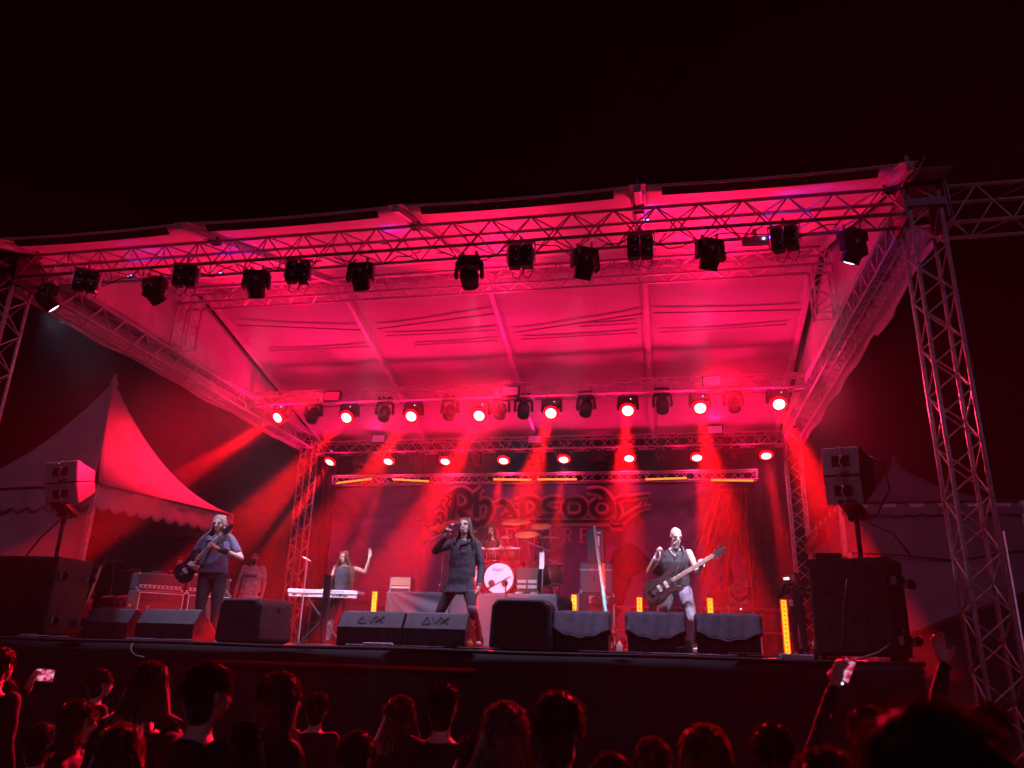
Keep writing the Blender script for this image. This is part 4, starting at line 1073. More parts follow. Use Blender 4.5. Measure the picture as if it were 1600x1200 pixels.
TEAL = mat('teal_painted_pole', (0.12, 0.6, 0.48), 0.4, 0, 0.1, 8)
ORAN = mat('orange_pole', (0.9, 0.32, 0.08), 0.4, 0, 0.1, 8)
a, b = at(929, 825, 4.7), at(954, 1013, 1.4)
b.z = max(0.02, b.z)
pl_ = thing('leaning_pole', 'long pale teal pole leaning against the amp tower', 'pole', (b.x, b.y, 0))
obj('shaft', MB().cyl(b, a, 0.026, n=10), TEAL, pl_, sm=True)
obj('tip', MB().cyl(a, a + (a - b).normalized() * 0.02, 0.03, n=10), WHITEP, pl_)
a, b = at(943, 880, TY - 0.34), at(946, 972, TY - 0.36)
ob_ = thing('orange_pole', 'short orange and white pole propped on the front of the grey speaker box', 'pole', (b.x, b.y, b.z))
obj('shaft', MB().cyl(b, a, 0.024, n=8), ORAN, ob_, sm=True)
m1 = a.lerp(b, 0.38)
obj('white_band', MB().cyl(m1, a.lerp(b, 0.45), 0.027, n=8), WHITEP, ob_)

# floor moving heads on case, small case, fence cart
for lab, px, Y in (('dark floor moving head standing on a silver edged case', 1161, 6.6), ('dark floor moving head half hidden behind the bass player', 1034, 6.6)):
    x = fl(px, Y); zz = 0.72
    cs = thing('stage_case', lab.replace('dark floor moving head standing on a', 'low').replace('dark floor moving head half hidden', 'low silver edged case half hidden'), 'case', (x, Y, 0), 0, 'silver edged cases')
    hw = (fl(1190, Y) - fl(1138, Y)) / 2
    obj('case', MB().box((x, Y, zz / 2), (2 * hw, 0.6, zz)), GRIME, cs, bevel=0.01)
    for sx in (-1, 1):
        obj('edge_profile', MB().box((x + sx * hw, Y - 0.3, zz / 2), (0.055, 0.03, zz + 0.02)), STEEL, cs)
    obj('edge_profile', MB().box((x, Y - 0.3, zz), (2 * hw - 0.06, 0.032, 0.05)), STEEL, cs)
    rt = thing('floor_moving_head', lab, 'stage light', (x, Y, zz + 0.02), 0, 'floor moving heads')
    z0 = zz + 0.02
    obj('base', MB().box((x, Y, z0 + 0.09), (0.42, 0.36, 0.16)), BLACKP, rt, bevel=0.03)
    for sx in (-1, 1):
        obj('yoke_arm', MB().box((x + sx * 0.2, Y, z0 + 0.33), (0.07, 0.16, 0.36)), BLACKP, rt, bevel=0.025)
    mx = M.Translation((x, Y, z0 + 0.4)) @ M.Rotation(R(78), 4, 'X')
    obj('head', MB().lathe([(0.08, -0.2), (0.15, -0.17), (0.17, -0.02), (0.165, 0.12), (0.14, 0.19), (0.12, 0.18)], mx, 18), BLACKP, rt, sm=True)
    obj('lens', MB().lathe([(0.12, 0.175), (0.07, 0.19), (0.004, 0.2)], mx, 16), LENS_DARK, rt, sm=True)
    obj('display_led', MB().ell((x, Y - 0.185, z0 + 0.09), 0.014, nu=8, nv=5), WHITELED, rt)
# ------------------------------------------------------------------ drum riser and kit
RY0, RY1, RZ = 5.0, 7.3, 0.96
rx0, rx1 = -1.79, 1.39
rs = thing('drum_riser', 'drum riser wrapped in grey cloth behind the singer', 'riser', (-0.2, 6, 0))
obj('platform', MB().box(((rx0 + rx1) / 2, (RY0 + RY1) / 2 + 0.02, RZ - 0.06), (rx1 - rx0 - 0.04, RY1 - RY0 - 0.06, 0.1)), DECK, rs)
GREYS = mat('grey_riser_cloth', (0.085, 0.08, 0.105), 0.8, 0, 0.1, 3)
sp_ = rx0 + (rx1 - rx0) * 0.38
def rskirt(x0, x1, sw):
    def f(u, v):
        x = x0 + (x1 - x0) * u
        y = RY0 - 0.015 - 0.02 * v
        if sw:
            dd = math.hypot(u * 1.2, v * 0.9)
            y -= 0.035 * math.sin(math.atan2(v + 0.05, u + 0.02) * 16) * min(1, dd * 1.6) * (1 - 0.3 * v)
        else:
            y -= 0.014 * math.sin(u * 12 + v * 2) * v + 0.01 * noise.noise(V((u * 5, v * 4, 3)))
        return V((x, y, RZ - (RZ - 0.02) * v))
    return f
obj('skirt', MB().grid(rskirt(rx0, sp_ - 0.01, True), 50, 30), GREYS, rs, sm=True, thick=0.004)
obj('skirt', MB().grid(rskirt(sp_ + 0.01, sp_ + 1.05, False), 30, 16), GREYS, rs, sm=True, thick=0.004)
obj('skirt', MB().grid(rskirt(sp_ + 1.07, rx1, False), 30, 16), GREYS, rs, sm=True, thick=0.004)
obj('side_skirt', MB().grid(lambda u, v: V((rx1 + 0.015 + 0.03 * math.sin(u * 22) * v, RY0 + (RY1 - RY0) * u, RZ - (RZ - 0.02) * v)), 30, 10), SKIRT, rs, sm=True, thick=0.004)
obj('top_cloth', MB().grid(lambda u, v: V((rx0 + (rx1 - rx0) * u, RY0 - 0.014 + (RY1 - RY0) * v, RZ + 0.002)), 8, 8), SKIRT, rs, thick=0.004)

SHELL = mat('wine_drum_lacquer', (0.12, 0.012, 0.02), 0.15, 0.1, 0.1, 4)
HEADW = mat('white_drum_head', (0.72, 0.7, 0.76), 0.5, 0, 0.03, 5)
CYMB = mat('bronze_cymbal', (0.6, 0.3, 0.14), 0.3, 0.65, 0.08, 30)
def cymbal(label, c, r, tilt, foot, grp='cymbals of the drum kit', tz=0.0, lab_cat='cymbal'):
    c = V(c)
    rt = thing('cymbal_stand', label, lab_cat, (foot[0], foot[1], foot[2]), 0, grp)
    T = M.Translation(c) @ M.Rotation(tz, 4, 'Z') @ M.Rotation(tilt, 4, 'X')
    obj('cymbal', MB().lathe([(0.012, 0.035), (0.05, 0.032), (0.06, 0.014), (r * 0.6, 0.004), (r, -0.014), (r, -0.016), (r * 0.6, 0.001), (0.055, 0.011)], T, 28), CYMB, rt, sm=True)
    f = V(foot); k = f + V((0, 0, (c.z - f.z) * 0.62))
    obj('pole', MB().cyl(f + V((0, 0, 0.02)), k, 0.014).cyl(k, c + T.to_3x3() @ V((0, 0, 0.05)), 0.008), CHROME, rt, sm=True)
    for i in range(3):
        a = i * 2.09 + 0.4
        obj('leg', MB().cyl(f + V((0, 0, 0.3)), f + V((0.26 * math.cos(a), 0.26 * math.sin(a), 0.008)), 0.01), CHROME, rt, sm=True)
    obj('wing_nut', MB().ell(k, 0.026, nu=8, nv=6), CHROME, rt)
    return rt
def drum(name, label, c, r, h, T3, grp, head=HEADW, hoop=CHROME, lugs=8, cat='drum', front=False, legs=0, floorz=0):
    mx = M.Translation(V(c)) @ T3.to_4x4()
    rt = thing(name, label, cat, c, 0, grp)
    sh = obj('shell', MB().lathe([(r * 0.98, -h / 2), (r * 0.98, h / 2)], mx, 26, cap=False), SHELL, rt, sm=True, thick=0.008)
    for s in (-1, 1):
        obj('head', MB().lathe([(r * 0.97, 0), (0.003, 0.004)], mx @ M.Translation((0, 0, s * h / 2)) @ (M.Rotation(0 if s > 0 else math.pi, 4, 'X')), 26), head, rt)
        obj('hoop', MB().tube([mx @ V((r * 1.02 * math.cos(t), r * 1.02 * math.sin(t), s * h / 2)) for t in [i * 2 * math.pi / 26 for i in range(27)]], 0.012 if not front else 0.02, 6), hoop, rt, sm=True)
    for i in range(lugs):
        t = 2 * math.pi * (i + 0.5) / lugs
        obj('lug', MB().box((r * 1.02, 0, 0), (0.022, 0.018, h * 0.3)).cyl((r * 1.04, 0, -h / 2), (r * 1.04, 0, h / 2), 0.005, n=5).xf(mx @ M.Rotation(t, 4, 'Z')), CHROME, sh)
    for i in range(legs):
        t = 2 * math.pi * (i + 0.3) / legs
        p = V(c) + V((r * 1.04 * math.cos(t), r * 1.04 * math.sin(t), 0))
        obj('leg', MB().cyl((p.x, p.y, floorz), (p.x, p.y, c[2] + 0.05), 0.009), CHROME, rt)
    return rt
IDN = M.Identity(3)
def kit(cx, cy, z, suffix, grp_pre, full=True):
    """a drum kit whose bass drum front faces the audience"""
    B = V((cx, cy, z + 0.3))
    bd = drum('bass_drum', 'bass drum with white front head %s' % suffix, B, 0.295, 0.42, M.Rotation(R(90), 3, 'X'), grp_pre, hoop=SHELL, front=True, lugs=10)
    if full:
        text('Pearl', 0.1, M.Translation((cx - 0.02, cy - 0.222, z + 0.46)) @ FACE, mat('grey_print', (0.25, 0.22, 0.3), 0.6, 0, 0), bd, 'lettering', 0.001)
        for dx, s in ((-0.13, 1), (0.12, -1)):
            obj('port_ring', MB().lathe([(0.035, 0), (0.06, 0.0), (0.062, 0.02), (0.04, 0.024)], M.Translation((cx + dx, cy - 0.215, z + 0.21)) @ M.Rotation(R(90), 4, 'X'), 16), BLACKP, bd, sm=True)
        for s in (-1, 1):
            obj('spur', MB().cyl((cx + s * 0.26, cy - 0.1, z + 0.25), (cx + s * 0.42, cy - 0.22, z + 0.01), 0.011), CHROME, bd)
    drum('rack_tom', 'red rack tom mounted left above the bass drum %s' % suffix, (cx - 0.17, cy + 0.08, z + 0.78), 0.145, 0.2, M.Rotation(R(14), 3, 'X'), grp_pre, legs=0)
    drum('rack_tom', 'red rack tom mounted right above the bass drum %s' % suffix, (cx + 0.2, cy + 0.08, z + 0.78), 0.16, 0.22, M.Rotation(R(14), 3, 'X'), grp_pre)
    drum('floor_tom', 'floor tom on three legs right of the bass drum %s' % suffix, (cx + 0.56, cy + 0.35, z + 0.45), 0.2, 0.38, IDN, grp_pre, legs=3, floorz=z)
    drum('snare_drum', 'snare drum in front of the seat %s' % suffix, (cx - 0.32, cy + 0.42, z + 0.64), 0.178, 0.15, M.Rotation(R(5), 3, 'X'), grp_pre, legs=3, floorz=z)
    return bd
def extra_kit():
    drum('rack_tom', 'small red tom far left of the kit beside the singer', (DX - 0.5, DY + 0.12, RZT + 0.82), 0.13, 0.18, M.Rotation(R(16), 3, 'X') @ M.Rotation(R(12), 3, 'Y'), 'drum kit on the riser')
    drum('floor_tom', 'outer floor tom at the right of the kit', (DX + 0.92, DY + 0.5, RZT + 0.42), 0.19, 0.36, M.Rotation(R(-6), 3, 'Y'), 'drum kit on the riser', legs=3, floorz=RZT)
    for lab, dx, dy, z_, r_ in (('splash cymbal low between the two rack toms', 0.02, 0.2, 1.12, 0.12), ('hi hat cymbal pair left of the snare', -0.62, 0.45, 0.92, 0.17), ('lower hi hat cymbal under the left pair', -0.62, 0.452, 0.885, 0.17), ('dark china cymbal behind the floor tom', 0.8, 0.75, 1.2, 0.22)):
        cymbal(lab, (DX + dx, DY + dy, RZT + z_), r_, R(10), (DX + dx + 0.02, DY + dy + 0.1, RZT))
    hw = thing('drum_hardware', 'chrome pedal boards and boom arms around the bass drum', 'drum hardware', (DX, DY - 0.3, RZT), 0, 'drum kit on the riser')
    rr = random.Random(11)
    for i in range(14):
        x = DX + rr.uniform(-1.0, 1.05); y = DY + rr.uniform(-0.25, 0.4)
        a = V((x, y, RZT + 0.02)); b = V((x + rr.uniform(-0.12, 0.12), y + 0.05, RZT + rr.uniform(0.3, 0.75)))
        obj('boom_arm', MB().cyl(a, b, 0.011).cyl(b, b + V((rr.uniform(-0.25, 0.25), 0.05, rr.uniform(0.02, 0.25))), 0.009), CHROME, hw, sm=True)
        obj('clamp', MB().ell(b, 0.024, nu=8, nv=6), CHROME, hw)
    for dx in (-0.5, 0.42, 0.7):
        obj('pedal_board', MB().box((DX + dx, DY - 0.28, RZT + 0.035), (0.13, 0.3, 0.03), M.Rotation(R(10), 3, 'X')), STEEL, hw, bevel=0.005)
dc = at(783, 897, 5.75)
DX, DY = dc.x, 5.75
RZT = RZ + 0.006
kit(DX, DY, RZT, 'on the riser', 'drum kit on the riser')
drum('floor_tom', 'second bass drum with white head hidden behind the singer', (DX - 0.72, DY + 0.1, RZT + 0.29), 0.27, 0.38, M.Rotation(R(90), 3, 'X') @ M.Rotation(R(20), 3, 'Y'), 'drum kit on the riser', front=True)
extra_kit()
cy_ = [((770 - 63), 815, 6.3, 0.2, 12, 'bright red crash cymbal behind the head of the singer'), (688, 824, 6.5, 0.24, 14, 'thin ride cymbal left of the singer'), (806, 815, 6.5, 0.28, 12, 'wide crash cymbal right of the drummer'), (823, 834, 5.9, 0.22, 16, 'red crash cymbal tilted above the microphone'), (797, 856, 6.0, 0.15, 8, 'small hi hat cymbal pair right of the drummer'), (730, 830, 6.6, 0.2, 10, 'small crash cymbal half hidden behind the singer'), (845, 822, 6.4, 0.2, 18, 'rightmost crash cymbal over the riser edge')]
for i, (px, py, Y, r, tl, lab) in enumerate(cy_):
    c = at(px, py, Y)
    cymbal(lab, c, r * 1.08, R(tl + 8), (c.x + 0.05, Y + 0.12, RZT))
# microphones on boom stands
def micstand(label, foot, top, end, grp='boom microphone stands', mcol=BLACKP):
    f, t, e = V(foot), V(top), V(end)
    rt = thing('mic_stand', label, 'mic stand', f, 0, grp)
    obj('pole', MB().cyl(f + V((0, 0, 0.02)), t, 0.012), BLACK, rt)
    for i in range(3):
        a = i * 2.09 + 0.9
        obj('leg', MB().cyl(f + V((0, 0, 0.1)), f + V((0.3 * math.cos(a), 0.3 * math.sin(a), 0.012)), 0.01), BLACK, rt)
    obj('boom', MB().cyl(t + (t - e) * 0.3, e, 0.009), BLACK if mcol is BLACKP else STEEL, rt)
    d = (e - t).normalized()
    obj('microphone', MB().cyl(e, e + d * 0.1, 0.014, 0.02, n=10).ell(e + d * 0.12, 0.028, nu=10, nv=8), mcol, rt, sm=True)
    obj('clutch', MB().ell(t, 0.022, nu=8, nv=6), STEEL, rt)
    return rt
micstand('boom microphone stand aimed at the bass drum in front of the riser', (fl(791, 4.3), 4.3, 0), at(790, 905, 4.3), at(766, 918, 4.9))
c = at(660, 818, 6.7)
micstand('tall overhead microphone stand at the left end of the riser', (c.x, 6.7, RZT), c, at(700, 845, 6.5))
c = at(705, 828, 6.2)
micstand('boom microphone stand over the cymbals left of the singer', (c.x - 0.1, 6.2, RZT), c, at(672, 843, 6.0), mcol=CHROME)
c = at(838, 800, 6.8)
micstand('tall overhead microphone stand at the right of the kit', (c.x, 6.8, RZT), c, at(815, 794, 6.6))
c = at(848, 857, 5.6)
micstand('silver microphone boom crossing right of the drummer', (c.x - 0.14, 5.6, RZT), c, at(815, 843, 5.8), mcol=CHROME)
# sheet, rack, tan amp
sh = thing('paper_sheet', 'white set list sheet hanging on a stand at the right of the drum kit', 'sheet', at(847, 890, 5.4))
p0 = at(846, 876, 5.4)
obj('page', MB().grid(lambda u, v: V((p0.x - 0.04 + 0.09 * u, 5.4 + 0.02 * math.sin(v * 4), p0.z + 0.15 - 0.3 * v)), 4, 10), TOW, sh, thick=0.003)
obj('clip_pole', MB().cyl((p0.x + 0.02, 5.43, RZT), (p0.x + 0.02, 5.43, p0.z + 0.18), 0.009), STEEL, sh)
rk = thing('drum_rack_case', 'small rack of silver boxes beside the bass drum on the riser', 'rack', at(823, 915, 5.6))
c = at(824, 901, 5.6)
w_ = 0.42
obj('case', MB().box((c.x, 5.75, (RZT + c.z + 0.16) / 2), (w_, 0.36, c.z + 0.16 - RZT)), BLACK, rk, bevel=0.008)
for k in range(3):
    zz = RZT + 0.06 + k * 0.095
    for s in (-1, 1):
        obj('rack_unit', MB().box((c.x + s * 0.1, 5.565, zz), (0.17, 0.012, 0.06)), STEEL if k else BLACKP, rk)
ta = thing('combo_amp', 'tan fronted amplifier standing at the left end of the riser', 'amplifier', at(626, 922, 5.3))
p0, p1 = at(609, 921, 5.2), at(642, 902, 5.2)
w_ = p1.x - p0.x
TAN = mat('tan_grille', (0.5, 0.36, 0.2), 0.7, 0, 0.1, 30)
hz_ = p1.z - RZT
obj('case', MB().box(((p0.x + p1.x) / 2, 5.36, RZT + hz_ / 2), (w_, 0.3, hz_)), BLACK, ta, bevel=0.008)
obj('grille', MB().box(((p0.x + p1.x) / 2, 5.205, RZT + hz_ * 0.7), (w_ * 0.92, 0.012, hz_ * 0.5)), TAN, ta)
obj('control_panel', MB().box(((p0.x + p1.x) / 2, 5.205, RZT + hz_ * 0.32), (w_ * 0.92, 0.012, hz_ * 0.12)), WHITEP, ta)
obj('frame', MB().box((p0.x + 0.008, 5.2, RZT + hz_ / 2), (0.016, 0.02, hz_)).box((p1.x - 0.008, 5.2, RZT + hz_ / 2), (0.016, 0.02, hz_)).box(((p0.x + p1.x) / 2, 5.2, RZT + hz_ - 0.008), (w_ - 0.03, 0.02, 0.016)), STEEL, ta)
# drum throne for the drummer
th = thing('drum_throne', 'round drum throne under the drummer', 'stool', (at(768, 860, 6.75).x, 6.75, RZT))
tx = at(768, 860, 6.75).x
obj('seat', MB().cyl((tx, 6.75, RZT + 0.44), (tx, 6.75, RZT + 0.52), 0.17, n=20), BLACKP, th, bevel=0.02)
obj('pole', MB().cyl((tx, 6.75, RZT), (tx, 6.75, RZT + 0.44), 0.02), CHROME, th)
for i in range(3):
    a = i * 2.09
    obj('leg', MB().cyl((tx, 6.75, RZT + 0.25), (tx + 0.24 * math.cos(a), 6.75 + 0.24 * math.sin(a), RZT + 0.01), 0.012), CHROME, th)

# second kit waiting under the pale tent
k2 = at(175, 945, 6.2)
kit(k2.x, 6.2, -0.03, 'waiting under the pale tent', 'spare drum kit under the tent', full=False)
for i, (px, py, lab) in enumerate(((150, 885, 'spare cymbal at the left under the pale tent'), (178, 876, 'spare cymbal high in the middle under the pale tent'), (205, 890, 'spare cymbal at the right under the pale tent'))):
    c = at(px, py, 6.5)
    cymbal(lab, c, 0.2, R(14), (c.x, 6.6, -0.03), 'spare cymbals under the tent')

# ------------------------------------------------------------------ keyboard
KY = 4.5
WKB = mat('white_keyboard_shell', (0.8, 0.78, 0.82), 0.35, 0, 0.03, 10)
a, b = at(450, 926, KY), at(559, 929, KY)
kc = (a + b) / 2
kb = thing('keyboard', 'white stage keyboard on a stand in front of the long haired player', 'keyboard', (kc.x, KY, kc.z))
kw = b.x - a.x
rk_ = M.Rotation(R(1.0), 3, 'Y')
obj('back_panel', MB().box((kc.x, KY, kc.z + 0.035), (kw, 0.05, 0.07), rk_), WKB, kb, bevel=0.008)
obj('lower_panel', MB().box((kc.x, KY + 0.012, kc.z - 0.035), (kw - 0.03, 0.04, 0.055), rk_), WKB, kb, bevel=0.006)
obj('top_case', MB().box((kc.x, KY + 0.19, kc.z + 0.03), (kw - 0.02, 0.33, 0.05)), WKB, kb, bevel=0.008)
wk = MB(); bk = MB()
for i in range(36):
    x = kc.x - kw / 2 + 0.1 + i * (kw - 0.2) / 36
    obj('white_key', MB().box((x, KY + 0.29, kc.z + 0.06), ((kw - 0.2) / 36 - 0.002, 0.14, 0.014)), WHITEP, kb)
    if i % 7 in (0, 1, 3, 4, 5):
        obj('black_key', MB().box((x + 0.015, KY + 0.255, kc.z + 0.072), (0.014, 0.08, 0.016)), BLACK, kb)
cn = MB()
for i, dx in enumerate((-0.56, -0.52, -0.38, -0.30, 0.1, 0.14, 0.22, 0.27, 0.33, 0.42, 0.46)):
    obj('socket', MB().box((kc.x + dx, KY - 0.012, kc.z - 0.03 - dx * 0.017), (0.028 if i % 2 else 0.05, 0.012, 0.02)), BLACK, kb)
obj('seam', MB().box((kc.x, KY - 0.026, kc.z - 0.003), (kw - 0.06, 0.006, 0.007), rk_), BLACK, kb)
text('KORG', 0.05, M.Translation((kc.x - 0.28, KY - 0.0265, kc.z + 0.04)) @ FACE, mat('pale_grey_print', (0.5, 0.5, 0.52), 0.6, 0, 0), kb, 'lettering', 0.001, 1.3)
text('KRONOS', 0.05, M.Translation((kc.x + 0.27, KY - 0.0265, kc.z + 0.033)) @ FACE, BLACK, kb, 'lettering', 0.001, 1.5)
ks = thing('keyboard_stand', 'black cross legged stand carrying the white keyboard', 'stand', (kc.x, KY + 0.2, 0))
for s in (-1, 1):
    obj('leg', MB().cyl((kc.x - s * 0.42, KY + 0.12 + 0.05 * s, 0.02), (kc.x + s * 0.36, KY + 0.12 + 0.05 * s, kc.z - 0.03), 0.02), BLACK, ks)
    obj('foot', MB().cyl((kc.x + s * 0.42, KY - 0.05, 0.02), (kc.x + s * 0.42, KY + 0.36, 0.02), 0.02), BLACK, ks)
    obj('arm', MB().cyl((kc.x + s * 0.36, KY - 0.02, kc.z - 0.03), (kc.x + s * 0.36, KY + 0.34, kc.z - 0.03), 0.018), BLACK, ks)
mk = thing('vocal_mic_stand', 'thin microphone stand left of the white keyboard', 'mic stand', (fl(466, 4.2), 4.2, 0))
mx_ = fl(466, 4.2)
obj('pole', MB().cyl((mx_, 4.2, 0), (mx_, 4.2, 1.45), 0.01), STEEL, mk)
obj('boom', MB().cyl((mx_ - 0.1, 4.2, 1.5), (mx_ + 0.06, 4.2, 1.42), 0.008), STEEL, mk)
obj('base', MB().cyl((mx_, 4.2, 0), (mx_, 4.2, 0.02), 0.12, n=16), BLACK, mk)

# ------------------------------------------------------------------ cables and small things on the floor
def cable(label, pts, r=0.01, m_=BLACK, grp=None):
    pts = [V(p) for p in pts]
    p = smoothpts3(pts)
    t = thing('cable', label, 'cable', pts[0], 0, grp)
    obj('cord', MB().tube(p, r, 6), m_, t, sm=True)
def smoothpts3(p, k=2):
    for _ in range(k):
        q = [p[0]]
        for a, b in zip(p[:-1], p[1:]): q += [a.lerp(b, 0.25), a.lerp(b, 0.75)]
        p = q + [p[-1]]
    return p
GREYCAB = mat('grey_cable', (0.2, 0.2, 0.21), 0.5, 0, 0.1, 10)
cable('thin grey cable looping over the stage edge below the guitar cabinets', [at(250, 1001, 0.2), at(225, 1000, -0.1), at(208, 1003, -0.28), at(203, 1014, -0.36), at(210, 1024, -0.36), at(225, 1027, -0.36)], 0.011, GREYCAB)
rng = random.Random(3)
def floorcoil(label, px, Y, w, n, m_=BLACK, r=0.009):
    pts = []
    x0 = fl(px, Y)
    for i in range(n):
        t = i * 0.9
        pts.append(V((x0 + w * (i / n - 0.5) + 0.12 * math.cos(t), Y + 0.1 * math.sin(t) + rng.uniform(-0.03, 0.03), 0.012 + 0.018 * abs(math.sin(i * 1.7)))))
    cable(label, pts, r, m_, 'cable tangles along the stage edge')
for lab, px, Y, w, n, m_ in (('grey cable tangle on the floor left of the guitarist', 250, -0.02, 1.0, 26, GREYCAB), ('black cable tangle in front of the logo wedges', 640, -0.05, 0.9, 34, BLACK), ('white cable bundle on the stage edge below the left logo wedge', 575, -0.06, 0.5, 20, GREYCAB),
                            ('cable tangle between the covered wedges left of the bass player', 965, -0.05, 0.8, 30, BLACK), ('cable tangle at the feet of the bass player', 1080, -0.06, 0.9, 30, GREYCAB), ('cable tangle on the floor near the photographer', 1215, -0.02, 0.7, 26, BLACK), ('cable bits at the left sub corner', 60, -0.1, 0.7, 16, GREYCAB), ('red lit cable tangle right of the singer', 750, 0.05, 0.5, 20, BLACK)):
    floorcoil(lab, px, Y, w, n, m_)
def strip_(label, px, Y, m_=WHITEP):
    x = fl(px, Y)
    t = thing('power_strip', label, 'power strip', (x, Y, 0), 0.1, 'power strips on the stage edge')
    obj('case', MB().box((0, 0, 0.03), (0.34, 0.09, 0.05)), m_, t, bevel=0.008, local=True)
    for i in range(4):
        obj('socket', MB().cyl((-0.12 + i * 0.08, 0, 0.055), (-0.12 + i * 0.08, 0, 0.062), 0.024, n=12), BLACK, t, local=True)
    obj('plug', MB().box((0.05, 0, 0.08), (0.045, 0.05, 0.06)), BLACK, t, bevel=0.006, local=True)
strip_('pale power strip with a plug under the right covered wedge', 1165, -0.05, BLACKP)
strip_('white power strip near the photographer at the stage edge', 1245, -0.08)
strip_('white power strip below the left logo wedge', 590, -0.12)
PEDR = mat('black_pedal', (0.04, 0.04, 0.05), 0.4, 0, 0.1, 9)
pd = thing('pedal', 'small black foot pedal between the covered wedges', 'pedal', (fl(1065, 0.0), 0.0, 0))
px_ = fl(1065, 0)
obj('case', MB().box((px_, 0, 0.05), (0.1, 0.16, 0.09)), PEDR, pd, bevel=0.01)
obj('knob', MB().cyl((px_, -0.03, 0.095), (px_, -0.03, 0.115), 0.015, n=10), CHROME, pd)
for lab, px, Y, m_, h in (('red drink bottle at the foot of the rear right tower', 1274, 0.9, REDL, 0.2), ('orange cup at the feet of the singer', 733, 0.5, ORAN, 0.13), ('green topped bottle right of the flight case', 968, 1.6, TEAL, 0.16)):
    x = fl(px, Y)
    t = thing('bottle', lab, 'bottle', (x, Y, 0), 0)
    obj('body', MB().lathe([(0.035, 0), (0.04, 0.01), (0.04, h * 0.6), (0.03, h * 0.75), (0.015, h * 0.82)], M.Translation((x, Y, 0)), 14), m_, t, sm=True)
    obj('cap', MB().cyl((x, Y, h * 0.82), (x, Y, h), 0.017, n=10), WHITEP, t)
# ------------------------------------------------------------------ people
SKIN = mat('skin', (0.6, 0.37, 0.3), 0.55, 0, 0.06, 12)
HAIRC = {}
def hairmat(n, c):
    if n not in HAIRC: HAIRC[n] = mat('hair_' + n, c, 0.6, 0, 0.3, 30)
    return HAIRC[n]
def crowdhair(n, c):
    m = hairmat('crowd_' + n, c)
    b = m.node_tree.nodes['Principled BSDF']
    b.inputs['Specular IOR Level'].default_value = 0.12; b.inputs['Roughness'].default_value = 0.8
    b.inputs['Sheen Weight'].default_value = 1.0; b.inputs['Sheen Roughness'].default_value = 0.35; b.inputs['Sheen Tint'].default_value = (0.9, 0.75, 0.7, 1)
    m2 = bpy.data.materials.new('loose_hair_' + n); m2.use_nodes = True
    nt = m2.node_tree; nt.nodes.clear()
    o_ = nt.nodes.new('ShaderNodeOutputMaterial'); mx = nt.nodes.new('ShaderNodeMixShader'); d = nt.nodes.new('ShaderNodeBsdfDiffuse'); t = nt.nodes.new('ShaderNodeBsdfTranslucent')
    d.inputs[0].default_value = tuple(c) + (1,); t.inputs[0].default_value = tuple(min(.6, x * 4 + .08) for x in c) + (1,); mx.inputs[0].default_value = 0.55
    nt.links.new(d.outputs[0], mx.inputs[1]); nt.links.new(t.outputs[0], mx.inputs[2]); nt.links.new(mx.outputs[0], o_.inputs[0])
    LOOSE['crowd_' + n] = m2
LOOSE = {}
CL = {}
def cloth(n, c, r=0.85):
    if n not in CL: CL[n] = mat('cloth_' + n, c, r, 0, 0.18, 14, bump=0.25)
    return CL[n]
EYEM = mat('eye_dark', (0.03, 0.02, 0.02), 0.2, 0, 0)
LIPM = mat('lips', (0.35, 0.12, 0.1), 0.5, 0, 0.05, 9)
TEETH = mat('teeth', (0.8, 0.78, 0.75), 0.3, 0, 0)

def cap(mb, p, q, r0, r1, n=10):
    p, q = V(p), V(q)
    if (q - p).length < 1e-4: q = p + V((0, 0, 1e-3))
    d = (q - p).normalized(); L = (q - p).length
    a = d.orthogonal().normalized(); F = M((a, d.cross(a), d)).transposed().to_4x4()
    pr = [(r0 * math.sin(t), -r0 * math.cos(t)) for t in (0.15, 0.6, 1.1)] + [(r0, 0), (r0 + (r1 - r0) * 0.5, L * 0.5), (r1, L)] + [(r1 * math.cos(t), L + r1 * math.sin(t)) for t in (0.5, 1.0, 1.42)]
    mb.lathe(pr, M.Translation(p) @ F, n)
def loft(mb, secs, n=18):
    vs = []; fs = []
    for c, rx, ry in secs:
        c = V(c)
        for i in range(n):
            t = 2 * math.pi * i / n
            vs.append(c + V((rx * math.cos(t), ry * math.sin(t), 0)))
    for j in range(len(secs) - 1):
        for i in range(n):
            i2 = (i + 1) % n
            fs.append((j * n + i, j * n + i2, (j + 1) * n + i2, (j + 1) * n + i))
    fs += [tuple(range(n - 1, -1, -1)), tuple(range((len(secs) - 1) * n, len(secs) * n))]
    mb.add(vs, fs)
